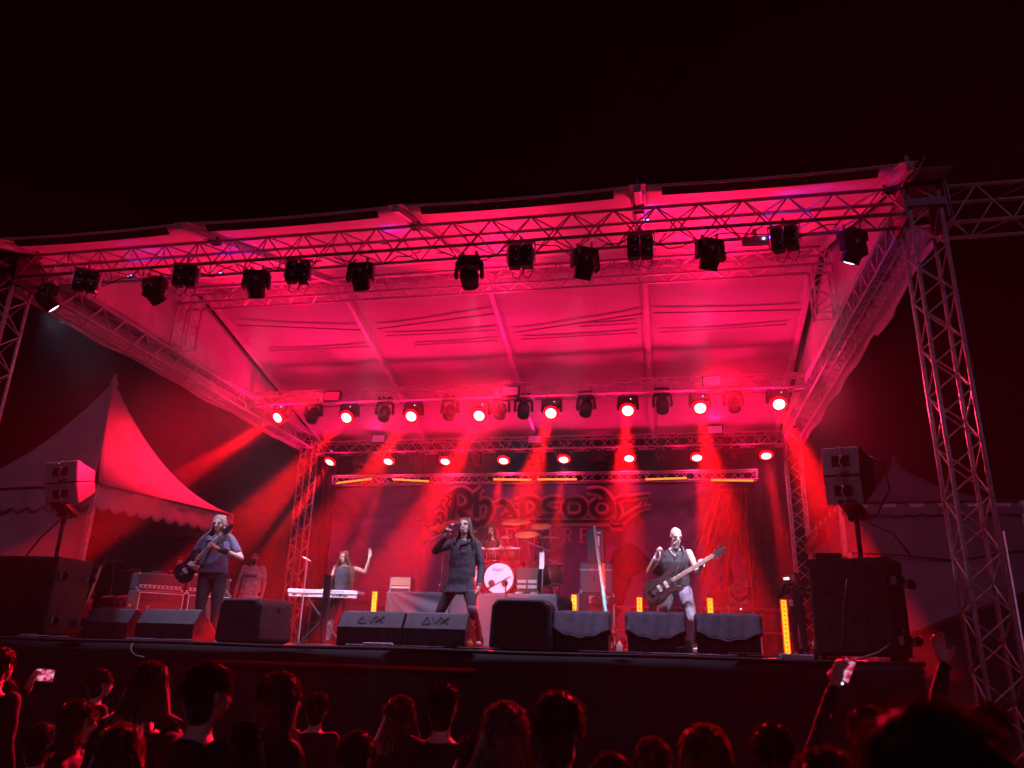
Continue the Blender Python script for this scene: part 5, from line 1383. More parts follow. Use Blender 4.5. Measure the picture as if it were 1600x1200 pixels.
def hand(mb, wr, d, pn, side, curl=0.5, k=1.0, spread=0.0):
    """palm + five jointed fingers; d = pointing direction, pn = palm normal, side = +1/-1 thumb side"""
    wr, d, pn = V(wr), V(d).normalized(), V(pn)
    pn = (pn - d * pn.dot(d)).normalized()
    l = d.cross(pn) * side
    cap(mb, wr, wr + d * 0.03 * k, 0.026 * k, 0.03 * k, 8)
    F = M((l, pn, d)).transposed()
    mb.ell(wr + d * 0.055 * k, (0.042 * k, 0.018 * k, 0.05 * k), F, 10, 8)
    for i, (off, ln, c0) in enumerate(((0.032, 0.9, 0.9), (0.011, 1.0, 1.0), (-0.011, 0.94, 1.05), (-0.031, 0.76, 1.15))):
        p = wr + d * 0.095 * k + l * off * k
        dd = (d + l * off * 4 * spread).normalized()
        ang = 0
        for j, s in enumerate((0.042, 0.028, 0.022)):
            ang += curl * c0 * (0.75 if j == 0 else 1.0)
            v = dd * math.cos(ang) + pn * math.sin(ang)
            q = p + v * s * ln * k
            cap(mb, p, q, 0.0105 * k - j * 0.001, 0.0098 * k - j * 0.001, 7)
            p = q
    p = wr + d * 0.03 * k + l * 0.034 * k
    q = p + (d * 0.6 + l * 0.7 + pn * 0.35).normalized() * 0.04 * k
    cap(mb, p, q, 0.0135 * k, 0.012 * k, 7)
    cap(mb, q, q + (d * 0.75 + l * 0.1 * (1 - curl) + pn * (0.2 + 0.5 * curl)).normalized() * 0.032 * k, 0.0115 * k, 0.0095 * k, 7)
def remesh(o, vox, it=3):
    m = o.modifiers.new('remesh', 'REMESH'); m.mode = 'VOXEL'; m.voxel_size = vox; m.use_smooth_shade = True
    s = o.modifiers.new('smooth', 'SMOOTH'); s.factor = 0.5; s.iterations = it
BASE = dict(pel=(0, 0, .95), waist=(0, 0, 1.1), chest=(0, .005, 1.3), neck=(0, .02, 1.49), head=(0, -.015, 1.655),
            shA=(-.18, .02, 1.43), elA=(-.235, .04, 1.13), wrA=(-.25, -.06, .88), shB=(.18, .02, 1.43), elB=(.235, .04, 1.13), wrB=(.25, -.06, .88),
            hipA=(-.095, 0, .93), knA=(-.11, -.02, .5), anA=(-.12, .03, .09), hipB=(.095, 0, .93), knB=(.11, -.02, .5), anB=(.12, .03, .09))
FOLD = bpy.data.textures.new('cloth_folds', 'CLOUDS'); FOLD.noise_scale = .11; FOLD.noise_depth = 2
def folds(o, st=.022):
    m = o.modifiers.new('folds', 'DISPLACE'); m.texture = FOLD; m.strength = st; m.mid_level = .5
def person(label, P, rz=0.0, h=1.78, pose=None, fat=1.0, look=(0, 0, 0), shirt=None, sleeve='short', hem=0.9, trousers=None, shoes=None, hair=None, hairlen=0.0, hairw=1.0,
           bald=False, beard=None, hands=None, vox=0.008, face=True, group=None, female=False, mouth='closed', tight=1.0, shorts=False, cvox=0.012, flare=0.0, belt=True, flyaway=False, loose=False):
    k = h / 1.78
    J = {a: V(b) for a, b in BASE.items()}
    for a, b in (pose or {}).items(): J[a] = V(b)
    J = {a: b * k for a, b in J.items()}
    rt = thing('person', label, 'person', P, rz, group)
    L = dict(local=True)
    Hd = J['head']
    HR = M.Rotation(look[0], 3, 'Z') @ M.Rotation(look[1], 3, 'X') @ M.Rotation(look[2], 3, 'Y')
    hp = lambda x, y, z: Hd + HR @ (V((x, y, z)) * k)
    sw = 0.92 if female else 1.0
    fx = fat
    def torso(off, lo=0.0):
        pe, wa, ch, nk = J['pel'], J['waist'], J['chest'], J['neck']
        s = (J['shA'] + J['shB']) / 2
        return [(pe + V((0, 0, -.06 * k + lo)), (.145 * fx + off) * k, (.10 * fx + off) * k), (pe + V((0, -.005, .02 * k)), (.165 * fx + off) * k, (.115 * fx + off) * k),
                (wa + V((0, -.03 * (fx - 1), 0)), (.142 * fx ** 1.6 + off) * k, (.105 * fx ** 2 + off) * k), (wa.lerp(ch, .5), (.155 * fx ** 1.4 + off) * k * sw, (.112 * fx ** 1.7 + off) * k),
                (ch, (.17 * fx + off) * k * sw, (.118 * fx + off) * k), (s.lerp(ch, .3), (.165 * fx + off) * k * sw, (.1 + off) * k), (s + V((0, 0, .02 * k)), (.13 + off) * k * sw, (.075 + off) * k), (nk, (.066 + off * .5) * k, (.062 + off * .5) * k)]
    b = MB()
    loft(b, torso(0))
    cap(b, J['neck'] + V((0, 0, -.04 * k)), Hd + HR @ V((0, .015, -.07)) * k, .058 * k, .052 * k)
    # head: skull, face, jaw, nose, brow, ears
    b.ell(hp(0, .012, .035), V((.076, .095, .088)) * k, HR, 14, 10)
    b.ell(hp(0, -.025, -.03), V((.062, .066, .078)) * k, HR, 12, 10)
    b.ell(hp(0, -.045, -.082), V((.04, .04, .032)) * k, HR, 10, 8)
    cap(b, hp(0, -.088, .008), hp(0, -.108, -.028), .010 * k, .015 * k, 7)
    cap(b, hp(-.042, -.074, .024), hp(.042, -.074, .024), .013 * k, .013 * k, 7)
    for s in (-1, 1):
        b.ell(hp(s * .077, .012, -.01), V((.012, .02, .032)) * k, HR, 8, 6)
        cap(b, hp(s * .03, -.066, -.028), hp(s * .044, -.05, -.04), .018 * k, .016 * k, 7)
    ar = 0.95 if female else 1.0
    for c in 'AB':
        sh, el, wr = J['sh' + c], J['el' + c], J['wr' + c]
        cap(b, sh, el, .054 * k * ar * min(1.15, fx), .043 * k * ar)
        f1 = el.lerp(wr, .3)
        cap(b, el, f1, .042 * k * ar, .043 * k * ar); cap(b, f1, wr, .043 * k * ar, .028 * k * ar)
        hd = (hands or {}).get(c, {})
        dd = V(hd.get('d', tuple((wr - el).normalized())))
        hand(b, wr, dd, V(hd.get('pn', (-1 if c == 'B' else 1, 0, 0))), hd.get('side', -1 if c == 'A' else 1) , hd.get('curl', 0.35), k * (0.92 if female else 1.0), hd.get('spread', 0.2))
        hi, kn, an = J['hip' + c], J['kn' + c], J['an' + c]
        cap(b, hi, kn, .09 * k * min(1.1, fx), .056 * k); cf = kn.lerp(an, .3)
        cap(b, kn, cf, .055 * k, .058 * k); cap(b, cf, an, .057 * k, .04 * k)
        cap(b, an, an + V((0, -.12 * k, -.045 * k)), .038 * k, .03 * k)
    body = obj('body', b, SKIN, rt, **L); remesh(body, vox)
    # clothes
    if shirt:
        s = MB()
        sec = torso(.016)
        zlow = hem * k
        sec = [x for x in sec if x[0].z > zlow] or sec[1:]
        c0, a0, b0 = sec[0]
        pc = J['pel'] + V((0, 0, 0))
        sec = [(V((pc.x, pc.y, min(zlow, c0.z - .01))), a0 + (.012 + flare) * k, b0 + (.012 + flare) * k)] + sec
        if loose: sec = [(q, max(a, .185 * k * fx), max(b_, .137 * k * fx)) if q.z < J['chest'].z + .01 else (q, a, b_) for q, a, b_ in sec]
        nk = sec[-1]; sec[-1] = (nk[0] + V((0, .01 * k, -.01 * k)), nk[1] * 1.02, nk[2] * 1.02)
        loft(s, sec)
        for c in 'AB':
            sh, el, wr = J['sh' + c], J['el' + c], J['wr' + c]
            if sleeve == 'short':
                cap(s, sh, sh.lerp(el, .62), .067 * k * min(1.15, fx), .066 * k)
            elif sleeve == 'long':
                cap(s, sh, el, .066 * k * min(1.1, fx), .055 * k); cap(s, el, el.lerp(wr, .95), .054 * k, .04 * k)
            else:
                cap(s, sh + V((0, 0, .012)), J['chest'], .052 * k, .09 * k)
        so = obj('shirt', s, shirt, rt, **L); remesh(so, cvox, 2); folds(so)
    if trousers:
        t = MB()
        pe = J['pel']
        loft(t, [(pe + V((0, 0, -.1 * k)), .13 * fx * k, .10 * k), (pe, (.165 * fx + .014) * k, (.112 * fx + .014) * k), (pe + V((0, 0, .08 * k)), (.15 * fx ** 1.4 + .012) * k, (.105 * fx ** 1.6 + .012) * k)])
        for c in 'AB':
            hi, kn, an = J['hip' + c], J['kn' + c], J['an' + c]
            cap(t, hi, kn, .105 * k * min(1.1, fx), .07 * k * tight)
            if not shorts: cap(t, kn, an + V((0, 0, .02 * k)), .068 * k * tight, .056 * k * tight)
        to = obj('trousers', t, trousers, rt, **L); remesh(to, cvox, 2); folds(to, .018)
        if belt: obj('belt', MB().lathe([((.15 * fx ** 1.4 + .02) * k, -.02), ((.15 * fx ** 1.4 + .024) * k, 0), ((.15 * fx ** 1.4 + .02) * k, .02)], M.Translation(pe + V((0, 0, .07 * k))) @ M.Diagonal((1, .74 * fx ** .2, 1, 1)), 20, cap=False), cloth('black', (.02, .02, .022)), rt, **L)
    sm_ = shoes or cloth('shoe_black', (.03, .03, .032), .5)
    for c in 'AB':
        an = J['an' + c]
        kn = J['kn' + c]
        fz = V((0, 0, an.z))
        s = MB()
        s.ell(an + V((0, -.07 * k, -.045 * k)), V((.045, .125, .042)) * k, None, 12, 8)
        cap(s, an, an + V((0, -.02 * k, -.03 * k)), .05 * k, .05 * k)
        sh_ = obj('shoe', s, sm_, rt, sm=True, **L)
        obj('sole', MB().box(an + V((0, -.065 * k, -.08 * k)), V((.08, .24, .02)) * k), WHITEP if shoes is not None else BLACK, sh_, bevel=0.008, **L)
    if face:
        for s in (-1, 1):
            e = obj('eye', MB().ell(hp(s * .031, -.079, .006), V((.011, .007, .0055)) * k, HR, 8, 6), EYEM, rt, sm=True, **L)
            obj('eyebrow', MB().tube([hp(s * .014, -.093, .026), hp(s * .033, -.092, .031), hp(s * .052, -.078, .026)],   .004 * k, 5), hair or hairmat('grey', (.2, .18, .17)), rt, **L)
        if mouth == 'open':
            mo = obj('mouth', MB().ell(hp(0, -.086, -.06), V((.028, .011, .013)) * k, HR, 10, 8), EYEM, rt, sm=True, **L)
            obj('teeth', MB().box(hp(0, -.0945, -.056), V((.042, .008, .013)) * k, HR), TEETH, mo, **L)
        else:
            obj('mouth', MB().ell(hp(0, -.088, -.058), V((.024, .008, .007)) * k, HR, 10, 6), LIPM, rt, sm=True, **L)
    if beard:
        bm_, ln = beard
        s = MB()
        s.ell(hp(0, -.055, -.09), V((.052, .045, .04)) * k, HR, 10, 8)
        s.ell(hp(0, -.07, -.115 - ln * .4), V((.034, .03, .03 + ln * .6)) * k, HR, 10, 8)
        cap(s, hp(-.03, -.093, -.05), hp(.03, -.093, -.05), .009 * k, .009 * k, 6)
        bo = obj('beard', s, bm_, rt, **L); remesh(bo, .007, 1)
    if hair and not bald:
        rnd = random.Random(label)
        s = MB()
        s.ell(hp(0, .022, .045), V((.085, .10, .09)) * k, HR, 14, 10)
        s.ell(hp(0, .05, -.02), V((.078, .07, .09)) * k, HR, 12, 8)
        if flyaway: s.ell(hp(0, .045, -.06), V((.07, .06, .085)) * k, HR, 12, 8)
        if not hairlen:
            for i in range(26):
                t = rnd.uniform(0, 6.28); f = rnd.uniform(.1, 1.25)
                s.ell(hp(.078 * math.sin(f) * math.cos(t), .022 + .09 * math.sin(f) * math.sin(t), .045 + .08 * math.cos(f)), V((.022, .022, .018)) * k, HR, 6, 5)
        ho = obj('hair', s, hair, rt, **L); remesh(ho, .011, 1)
        if flyaway:
            fw = MB()
            for i in range(340):
                t = rnd.uniform(0, 6.28); f = rnd.uniform(0, 1.75)
                n_ = V((math.sin(f) * math.cos(t), math.sin(f) * math.sin(t), math.cos(f)))
                a = V((.083 * n_.x, .022 + .10 * n_.y, .043 + .09 * n_.z))
                tg = V((rnd.uniform(-.6, .6), rnd.uniform(-.6, .6), -1.0 + rnd.uniform(-.4, .4)))
                tg = (tg - n_ * tg.dot(n_)) * .028
                fw.tube([hp(*(a - n_ * .004)), hp(*(a + n_ * rnd.uniform(.006, .016) + tg)), hp(*(a + n_ * rnd.uniform(.004, .016) + tg * 2.0))], .0042 * k, 3, r1=.0012 * k)
            tag(obj('loose_hair', fw, LOOSE[hair.name.replace('hair_', '')], ho, **L), kind='stuff')
        if hairlen:
            st = MB()
            n = 64
            for i in range(n):
                t = math.pi * (-.18 + 1.36 * i / (n - 1))
                t2 = t + rnd.uniform(-.05, .05)
                rx, ry = .084, .097
                top = hp(rx * .75 * math.cos(t2), .02 + ry * .75 * math.sin(t2), .09 + rnd.uniform(-.03, .03))
                side = hp((rx + .012) * math.cos(t2), .02 + (ry + .008) * math.sin(t2), -.01)
                low = hp((rx + .02 * hairw) * math.cos(t2) * hairw, .03 + ry * math.sin(t2) * .95, -.11)
                ln = hairlen * rnd.uniform(.78, 1.05)
                end = low + V((rnd.uniform(-.03, .03) + .05 * math.cos(t2) * hairw, -.02 + rnd.uniform(-.03, .03), -ln)) * k
                mid = low.lerp(end, .5) + V((.035 * math.cos(t2) * hairw, -.012, 0)) * k
                st.tube([top, side, low, mid, end], lambda u: (.015 - .010 * u) * k, 5)
            obj('long_hair', st, hair, ho, sm=True, **L)
    return rt, J, hp, k
def onfloor(px, Y, z=0.0): return V((fl(px, Y, z), Y, z))

JEANB = cloth('black_jeans', (.03, .03, .035))
GREYJ = cloth('grey_jeans', (.17, .165, .20))
DENIM = cloth('dark_denim', (.11, .11, .19))
BLK = cloth('black', (.02, .02, .022))
# guitarist ------------------------------------------------------------------
P = onfloor(317, 1.65)
gt, J, hp, k = person('guitarist with long greying hair and blue grey shirt playing by the left wedges', P, R(14), 1.83,
    dict(elA=(-.34, .02, 1.17), wrA=(-.27, -.24, 1.03), elB=(.37, .0, 1.17), wrB=(.10, -.28, 1.27), head=(-.01, -.03, 1.655), knA=(-.10, -.03, .5), anA=(-.11, .02, .09), knB=(.12, -.02, .5), anB=(.13, .03, .09)),
    fat=1.16, look=(R(-6), R(10), 0), shirt=DENIM, sleeve='short', hem=.94, trousers=JEANB, shoes=cloth('grey_shoes', (.3, .3, .34)), hair=hairmat('ash', (.22, .18, .16)), hairlen=.16, hairw=1.15,
    hands=dict(A=dict(d=(.75, -.35, -.3), pn=(.2, .9, .2), curl=.6, side=1), B=dict(d=(-.8, -.3, .3), pn=(.1, .95, .2), curl=.8, side=1)), tight=1.12, belt=False)
COLL = cloth('pale_collar', (.35, .34, .42))
o = obj('vest_collar', MB().tube([(.09, .05, 1.5), (.075, -.06, 1.47), (.0, -.125, 1.38)], .016, 6).xf(M.Scale(k, 4)), DENIM, gt, sm=True, local=True)
for s in (-1, 1):
    obj('chest_pocket', MB().box((s * .09 * k, -.150 * k, 1.33 * k), (.1, .012, .1), M.Rotation(R(6), 3, 'X')), DENIM, gt, bevel=0.006, local=True)
    obj('pocket_flap', MB().box((s * .09 * k, -.158 * k, 1.385 * k), (.11, .014, .03), M.Rotation(R(6), 3, 'X')), cloth('denim_seam', (.07, .07, .13)), gt, bevel=0.004, local=True)
for c in 'AB':
    a, b = J['el' + c], J['wr' + c]
    p0, p1 = a.lerp(b, .62), a.lerp(b, .93)
    obj('wristband', MB().cyl(p0, p1, .046 * k, .04 * k, 14), BLK, gt, sm=True, local=True)
def roundpts(o, k=2):
    p = [V((x, y)) for x, y in o]
    for _ in range(k):
        q = []
        for i in range(len(p)):
            a, b = p[i], p[(i + 1) % len(p)]
            q += [a.lerp(b, .25), a.lerp(b, .75)]
        p = q
    return p
def electric(label, parent_mx, outline, scale, bodycol, neckcol, pickups, nl, name, headn=6, body_t=.045):
    rt = thing(name, label, 'guitar', parent_mx.translation, 0, rot=parent_mx.to_3x3())
    L = dict(local=True)
    obj('body', MB().prism([(p.x * scale, p.y * scale) for p in roundpts(outline)], body_t), bodycol, rt, bevel=.014, segs=3, **L)
    obj('neck', MB().box((0, .16 * scale + nl / 2, body_t + .006), (.058, nl, .022), None), neckcol, rt, bevel=.006, **L)
    fr = MB()
    for i in range(16):
        y = .2 * scale + (nl - .06) * (1 - .94 ** (16 - i)) / (1 - .94 ** 17)
        obj('fret', MB().box((0, y, body_t + .0175), (.055, .003, .003)), STEEL, rt, **L)
    hy = .16 * scale + nl
    obj('headstock', MB().prism([(-.03, -.01), (.03, -.01), (.05, .05), (.03, .19), (-.02, .2), (-.045, .06)], .016, M.Translation((0, hy, body_t - .004))), bodycol, rt, bevel=.004, **L)
    for i in range(headn):
        s = -1 if i % 2 else 1
        obj('tuner', MB().cyl((s * .035, hy + .03 + i * .028, body_t + .004), (s * .068, hy + .03 + i * .028, body_t + .004), .009, n=8).ell((s * .072, hy + .03 + i * .028, body_t + .004), (.012, .008, .012), None, 8, 6), CHROME, rt, **L)
    for i, (y, c) in enumerate(pickups):
        obj('pickup', MB().box((0, y * scale, body_t + .006), (.095, .045, .014)), c, rt, bevel=.004, **L)
    obj('bridge', MB().box((0, -.145 * scale, body_t + .006), (.1, .06, .016)), CHROME, rt, bevel=.003, **L)
    stg = MB()
    for i in range(6): stg.cyl((-.022 + .0088 * i, -.15 * scale, body_t + .02), (-.018 + .0072 * i, hy + .03, body_t + .021), .0012, n=4)
    tag(obj('strings', stg, STEEL, rt, **L), kind='stuff')
    for i in range(2):
        obj('knob', MB().cyl((.1 * scale + .02 * i, -.1 * scale - .05 * i * scale, body_t), (.1 * scale + .02 * i, -.1 * scale - .05 * i * scale, body_t + .016), .012, n=10), CHROME, rt, **L)
    return rt
OUT = [(-.06, -.23), (.08, -.23), (.15, -.17), (.165, -.08), (.12, 0.0), (.115, .06), (.155, .15), (.145, .2), (.09, .17), (.045, .13), (-.045, .13), (-.09, .19), (-.15, .24), (-.165, .18), (-.12, .06), (-.12, 0), (-.165, -.09), (-.145, -.18)]
def inst_mx(base, a, b, nrm):
    """a = body centre, b = headstock point, nrm = outward normal (towards the audience)"""
    a, b = V(a), V(b)
    y = (b - a).normalized(); z = V(nrm); z = (z - y * z.dot(y)).normalized(); x = y.cross(z)
    return M.Translation(a) @ M((x, y, z)).transposed().to_4x4()
CREAM = mat('cream_lacquer', (.75, .68, .55), .35, 0, .06, 12)
BLKL = mat('gloss_black_lacquer', (.02, .018, .02), .18, 0, .1, 5)
gm_ = wm(gt) @ inst_mx(None, (-.27 * k, -.20, .99 * k), (.24 * k, -.27, 1.56 * k), (-.1, -1, .1))
electric('black electric guitar with cream neck held by the left guitarist', gm_, OUT, 1.0, BLKL, CREAM, ((.07, WHITEP), (-.06, WHITEP)), .50, 'electric_guitar')
stp = thing('guitar_strap', 'dark strap over the shoulder of the left guitarist', 'strap', wm(gt).translation)
obj('band', MB().tube([wm(gt) @ (V(q) * k) for q in ((-.24, -.16, 1.02), (-.1, -.165, 1.22), (.05, -.16, 1.36), (.13, -.07, 1.485), (.12, .08, 1.46), (.0, .17, 1.25), (-.2, .1, 1.02))], .018, 6), BLK, stp, sm=True)

# singer ---------------------------------------------------------------------
P = onfloor(716, 1.6)
TUN = cloth('slate_hoodie', (.034, .034, .045))
HB = hairmat('brown', (.07, .045, .035))
sg, J, hp, k = person('laughing singer in a long dark hooded top pointing with a raised right hand', P, R(-6), 1.84,
    dict(pel=(.0, -.02, .87), waist=(.0, 0, 1.02), chest=(.0, .01, 1.22), neck=(.0, .02, 1.42), head=(.02, -.02, 1.59), shA=(-.18, .01, 1.36), shB=(.18, .02, 1.35), elA=(-.36, -.10, 1.26), wrA=(-.14, -.3, 1.42),
         elB=(.26, .05, 1.06), wrB=(.27, -.06, .80), hipA=(-.1, 0, .85), hipB=(.1, 0, .85), knA=(-.24, -.1, .47), anA=(-.36, .14, .09), knB=(.26, -.22, .47), anB=(.30, -.02, .09)),
    look=(R(4), R(-6), R(-6)), shirt=TUN, sleeve='long', hem=.70, flare=.07, belt=False, loose=True, trousers=cloth('black_ripped', (.03, .03, .034)), hair=HB, hairlen=.26, hairw=1.0, mouth='open',
    hands=dict(A=dict(d=(.45, -.2, .85), pn=(.3, -.9, -.2), curl=1.15, side=1), B=dict(curl=.7)), tight=.95)
hd = MB()
hd.tube([V((x, y, z)) * k for x, y, z in ((-.09, -.1, 1.36), (-.12, .02, 1.44), (-.06, .12, 1.44), (.06, .12, 1.44), (.12, .02, 1.43), (.09, -.1, 1.36), (.0, -.13, 1.31))], .024, 8)
obj('hood', hd, TUN, sg, sm=True, local=True)
em = obj('chest_emblem', MB().tube([V((.07 + .035 * math.cos(t), -.138, 1.27 + .022 * math.sin(t))) * k for t in [i * .5236 for i in range(13)]], .004, 5), cloth('emblem_grey', (.22, .22, .26)), sg, local=True)
for c, q, w in (('B', .42, .075), ('B', .95, .07)):
    a, b = J['hipB'], J['knB']
    cc = a.lerp(b, q)
    obj('knee_patch', MB().cyl(cc + V((0, 0, .05)), cc - V((0, 0, .04)), .083 - .012 * q, .08 - .012 * q, 14), cloth('grey_patch', (.16, .15, .19)), sg, sm=True, local=True)
obj('wrist_bracelet', MB().lathe([(.04, -.02), (.043, 0), (.04, .02)], M.Translation(J['elB'].lerp(J['wrB'], .94)), 12, cap=False), STEEL, sg, local=True)
mcp = wm(sg) @ (J['wrA'] + V((.05, -.05, .10)))
mc = thing('hand_microphone', 'dark microphone held in the raised fist of the singer', 'microphone', mcp)
obj('handle', MB().cyl(mcp + V((-.07, .0, -.06)), mcp + V((.04, .0, .03)), .014, .019, 10), BLACKP, mc, sm=True)
obj('grille', MB().ell(mcp + V((.06, 0, .045)), .028, None, 12, 8), STEEL, mc, sm=True)

# bass player ----------------------------------------------------------------
P = onfloor(1061, 2.3)
bs, J, hp, k = person('bald bass player with grey goatee and sleeveless black top', P, R(-4), 1.80,
    dict(pel=(.0, .02, .87), waist=(.0, .01, 1.02), chest=(-.01, -.02, 1.22), neck=(.0, -.03, 1.42), head=(.03, -.085, 1.575), shA=(-.20, .0, 1.36), shB=(.19, -.01, 1.35), elA=(-.36, -.06, 1.10), wrA=(-.22, -.28, 1.28),
         elB=(.30, -.02, 1.09), wrB=(.34, -.27, 1.10), hipA=(-.1, .02, .85), hipB=(.1, .02, .85), knA=(-.23, -.12, .46), anA=(-.30, .14, .09), knB=(.2, -.14, .46), anB=(.22, .0, .09)),
    fat=1.1, look=(R(24), R(20), 0), shirt=BLK, sleeve='none', hem=.9, trousers=GREYJ, hair=hairmat('grizzled', (.1, .09, .085)), bald=True, beard=(hairmat('greybeard', (.45, .42, .43)), .05),
    hands=dict(A=dict(d=(.1, -.35, .9), pn=(.8, .1, 0), curl=1.2, side=1), B=dict(d=(.2, -.5, .7), pn=(-.35, .75, .2), curl=.85, side=-1)), shoes=None)
OUTB = [(-.05, -.26), (.09, -.25), (.16, -.18), (.175, -.08), (.125, .02), (.12, .08), (.165, .19), (.15, .25), (.09, .21), (.045, .15), (-.045, .15), (-.09, .24), (-.16, .33), (-.185, .27), (-.13, .08), (-.125, 0), (-.175, -.1), (-.15, -.2)]
bm2 = wm(bs) @ inst_mx(None, (-.17 * k, -.27, .86 * k), (.70 * k, -.33, 1.37 * k), (-.05, -1, .15))
MAPLE = mat('pale_rosewood_neck', (.5, .32, .22), .4, 0, .12, 6, stretch=(10, 1, 1))
WALN = mat('dark_stained_wood', (.05, .03, .03), .25, 0, .3, 4, stretch=(8, 1, 1))
bg_ = electric('dark bass guitar with cream pickups and pale neck held by the bald player', bm2, OUTB, 1.05, WALN, MAPLE, ((.07, CREAM), (-.03, CREAM)), .66, 'bass_guitar')
stp = thing('guitar_strap', 'wide dark strap over the shoulder of the bald bass player', 'strap', wm(bs).translation)
obj('band', MB().tube([wm(bs) @ (V(q) * k) for q in ((.04, -.2, 1.02), (.12, -.165, 1.2), (.14, -.13, 1.34), (.11, -.02, 1.435), (.05, .12, 1.36), (-.1, .17, 1.15), (-.26, .06, .95))], .022, 6), BLK, stp, sm=True)
obj('necklace', MB().tube([V(q) * k for q in ((-.07, -.1, 1.41), (-.03, -.15, 1.34), (0.01, -.165, 1.31), (.05, -.15, 1.34), (.08, -.1, 1.41))], .005, 5).ell(V((.01, -.17, 1.295)) * k, .016, None, 8, 6), STEEL, bs, local=True)
obj('wristband', MB().cyl(J['elA'].lerp(J['wrA'], .7), J['elA'].lerp(J['wrA'], .94), .042, .038, 12), WHITEP, bs, sm=True, local=True)

# keyboard player -------------------------------------------------------------
P = onfloor(527, 5.0)
kp, J, hp, k = person('keyboard player with very long auburn hair raising one bare arm', P, R(4), 1.72,
    dict(neck=(0, .0, 1.47), head=(-.01, -.05, 1.63), elA=(-.27, -.06, 1.15), wrA=(-.24, -.3, 1.0), elB=(.43, .02, 1.36), wrB=(.50, -.03, 1.62), knA=(-.16, -.03, .5), anA=(-.2, .03, .09), knB=(.14, -.05, .5), anB=(.18, .03, .09)),
    look=(R(-12), R(8), 0), shirt=cloth('charcoal_vest', (.06, .06, .075)), sleeve='none', hem=.93, trousers=GREYJ, hair=hairmat('auburn', (.30, .11, .05)), hairlen=.52, hairw=1.35,
    hands=dict(A=dict(d=(.1, -.9, -.2), pn=(0, 0, -1), curl=.5), B=dict(d=(.0, -.1, 1), pn=(-.3, -.9, 0), curl=.15, side=1, spread=.3)))
# drummer ---------------------------------------------------------------------
P = V((tx, 6.75, RZT))
dm, J, hp, k = person('bearded long haired drummer in a black shirt seated behind the kit', P, R(2), 1.78,
    dict(pel=(0, 0, .60), waist=(0, 0, .76), chest=(0, -.02, .97), neck=(0, -.03, 1.18), head=(-.01, -.07, 1.345), shA=(-.18, -.02, 1.11), shB=(.18, -.02, 1.11), elA=(-.3, -.14, .88), wrA=(-.22, -.38, .98), elB=(.32, -.12, .88), wrB=(.3, -.36, .95),
         hipA=(-.1, -.02, .58), hipB=(.1, -.02, .58), knA=(-.2, -.42, .56), anA=(-.2, -.48, .10), knB=(.2, -.42, .56), anB=(.2, -.48, .10)),
    look=(R(-8), R(4), 0), shirt=BLK, sleeve='short', hem=.58, trousers=BLK, hair=hairmat('dark', (.05, .03, .025)), hairlen=.22, beard=(hairmat('dark', (.05, .03, .025)), .08), hands=dict(A=dict(curl=1.0), B=dict(curl=1.0)))
for c in 'AB':
    p = wm(dm) @ J['wr' + c]
    st = thing('drumstick', 'wooden drumstick in the %s hand of the drummer' % ('right' if c == 'A' else 'left'), 'drumstick', p)
    d = V((.1 if c == 'A' else .05, -.75, .5 if c == 'A' else .3)).normalized()
    obj('shaft', MB().cyl(p - d * .08, p + d * .32, .008, .006, 8), TAN, st, sm=True)
# photographer ----------------------------------------------------------------
P = onfloor(1252, 8.3)
ph, J, hp, k = person('photographer in black holding up a small camera with a lit screen', P, R(-30), 1.68,
    dict(elA=(-.30, -.2, 1.25), wrA=(-.09, -.33, 1.52), elB=(.28, -.22, 1.27), wrB=(.08, -.33, 1.52), knA=(-.09, -.02, .5), anA=(-.09, .02, .09), knB=(.09, -.02, .5), anB=(.10, .02, .09)),
    look=(0, R(-2), 0), shirt=BLK, sleeve='long', hem=.88, trousers=BLK, hair=hairmat('dark', (.05, .03, .025)), female=True,
    hands=dict(A=dict(d=(.4, -.3, .8), pn=(.7, -.2, 0), curl=.8, side=-1), B=dict(d=(-.4, -.3, .8), pn=(-.7, -.2, 0), curl=.8, side=1)), hairlen=.06)
cp = wm(ph) @ (V((0, -.41, 1.60)) * k)
cR = M.Rotation(R(-30), 3, 'Z')
cmx = M.Translation(cp) @ cR.to_4x4()
cmr = thing('compact_camera', 'small camera with glowing screen held up by the photographer in black', 'camera', cp)
obj('body', MB().box((0, 0, 0), (.16, .05, .095)).xf(cmx), BLACKP, cmr, bevel=.008)
SCR = mat('lit_camera_screen', (.7, .8, .8), .3, 0, 0, emit=(.75, .95, .9), estr=1.1)
obj('screen', MB().box((0, -.028, .012), (.12, .006, .055)).xf(cmx), SCR, cmr)
obj('lens', MB().cyl((0, .02, 0), (0, .07, 0), .035, n=14).xf(cmx), BLACKP, cmr, sm=True)
cd = obj('pass_card', MB().box(V((-.06, -.155, 1.12)) * k, (.09, .008, .13)), WHITEP, ph, local=True)
obj('lanyard', MB().tube([V(q) * k for q in ((-.06, -.155, 1.17), (-.05, -.15, 1.3), (-.06, -.04, 1.49))], .005, 5).tube([V(q) * k for q in ((-.06, -.155, 1.17), (-.0, -.15, 1.3), (.06, -.04, 1.49))], .005, 5), LIPM, ph, local=True)
sec = thing('slung_camera', 'second camera with white banded lens hanging at the hip of the photographer', 'camera', wm(ph) @ V((-.2, -.2, .95)))
sm2 = wm(ph) @ M.Translation((-.18, -.2, 1.0)) @ M.Rotation(R(35), 4, 'X')
obj('body', MB().box((0, 0, .03), (.13, .09, .08)).xf(sm2), BLACKP, sec, bevel=.01)
obj('lens', MB().cyl((0, -.03, 0), (0, -.16, -.1), .036, .045, 14).xf(sm2), BLACKP, sec, sm=True)
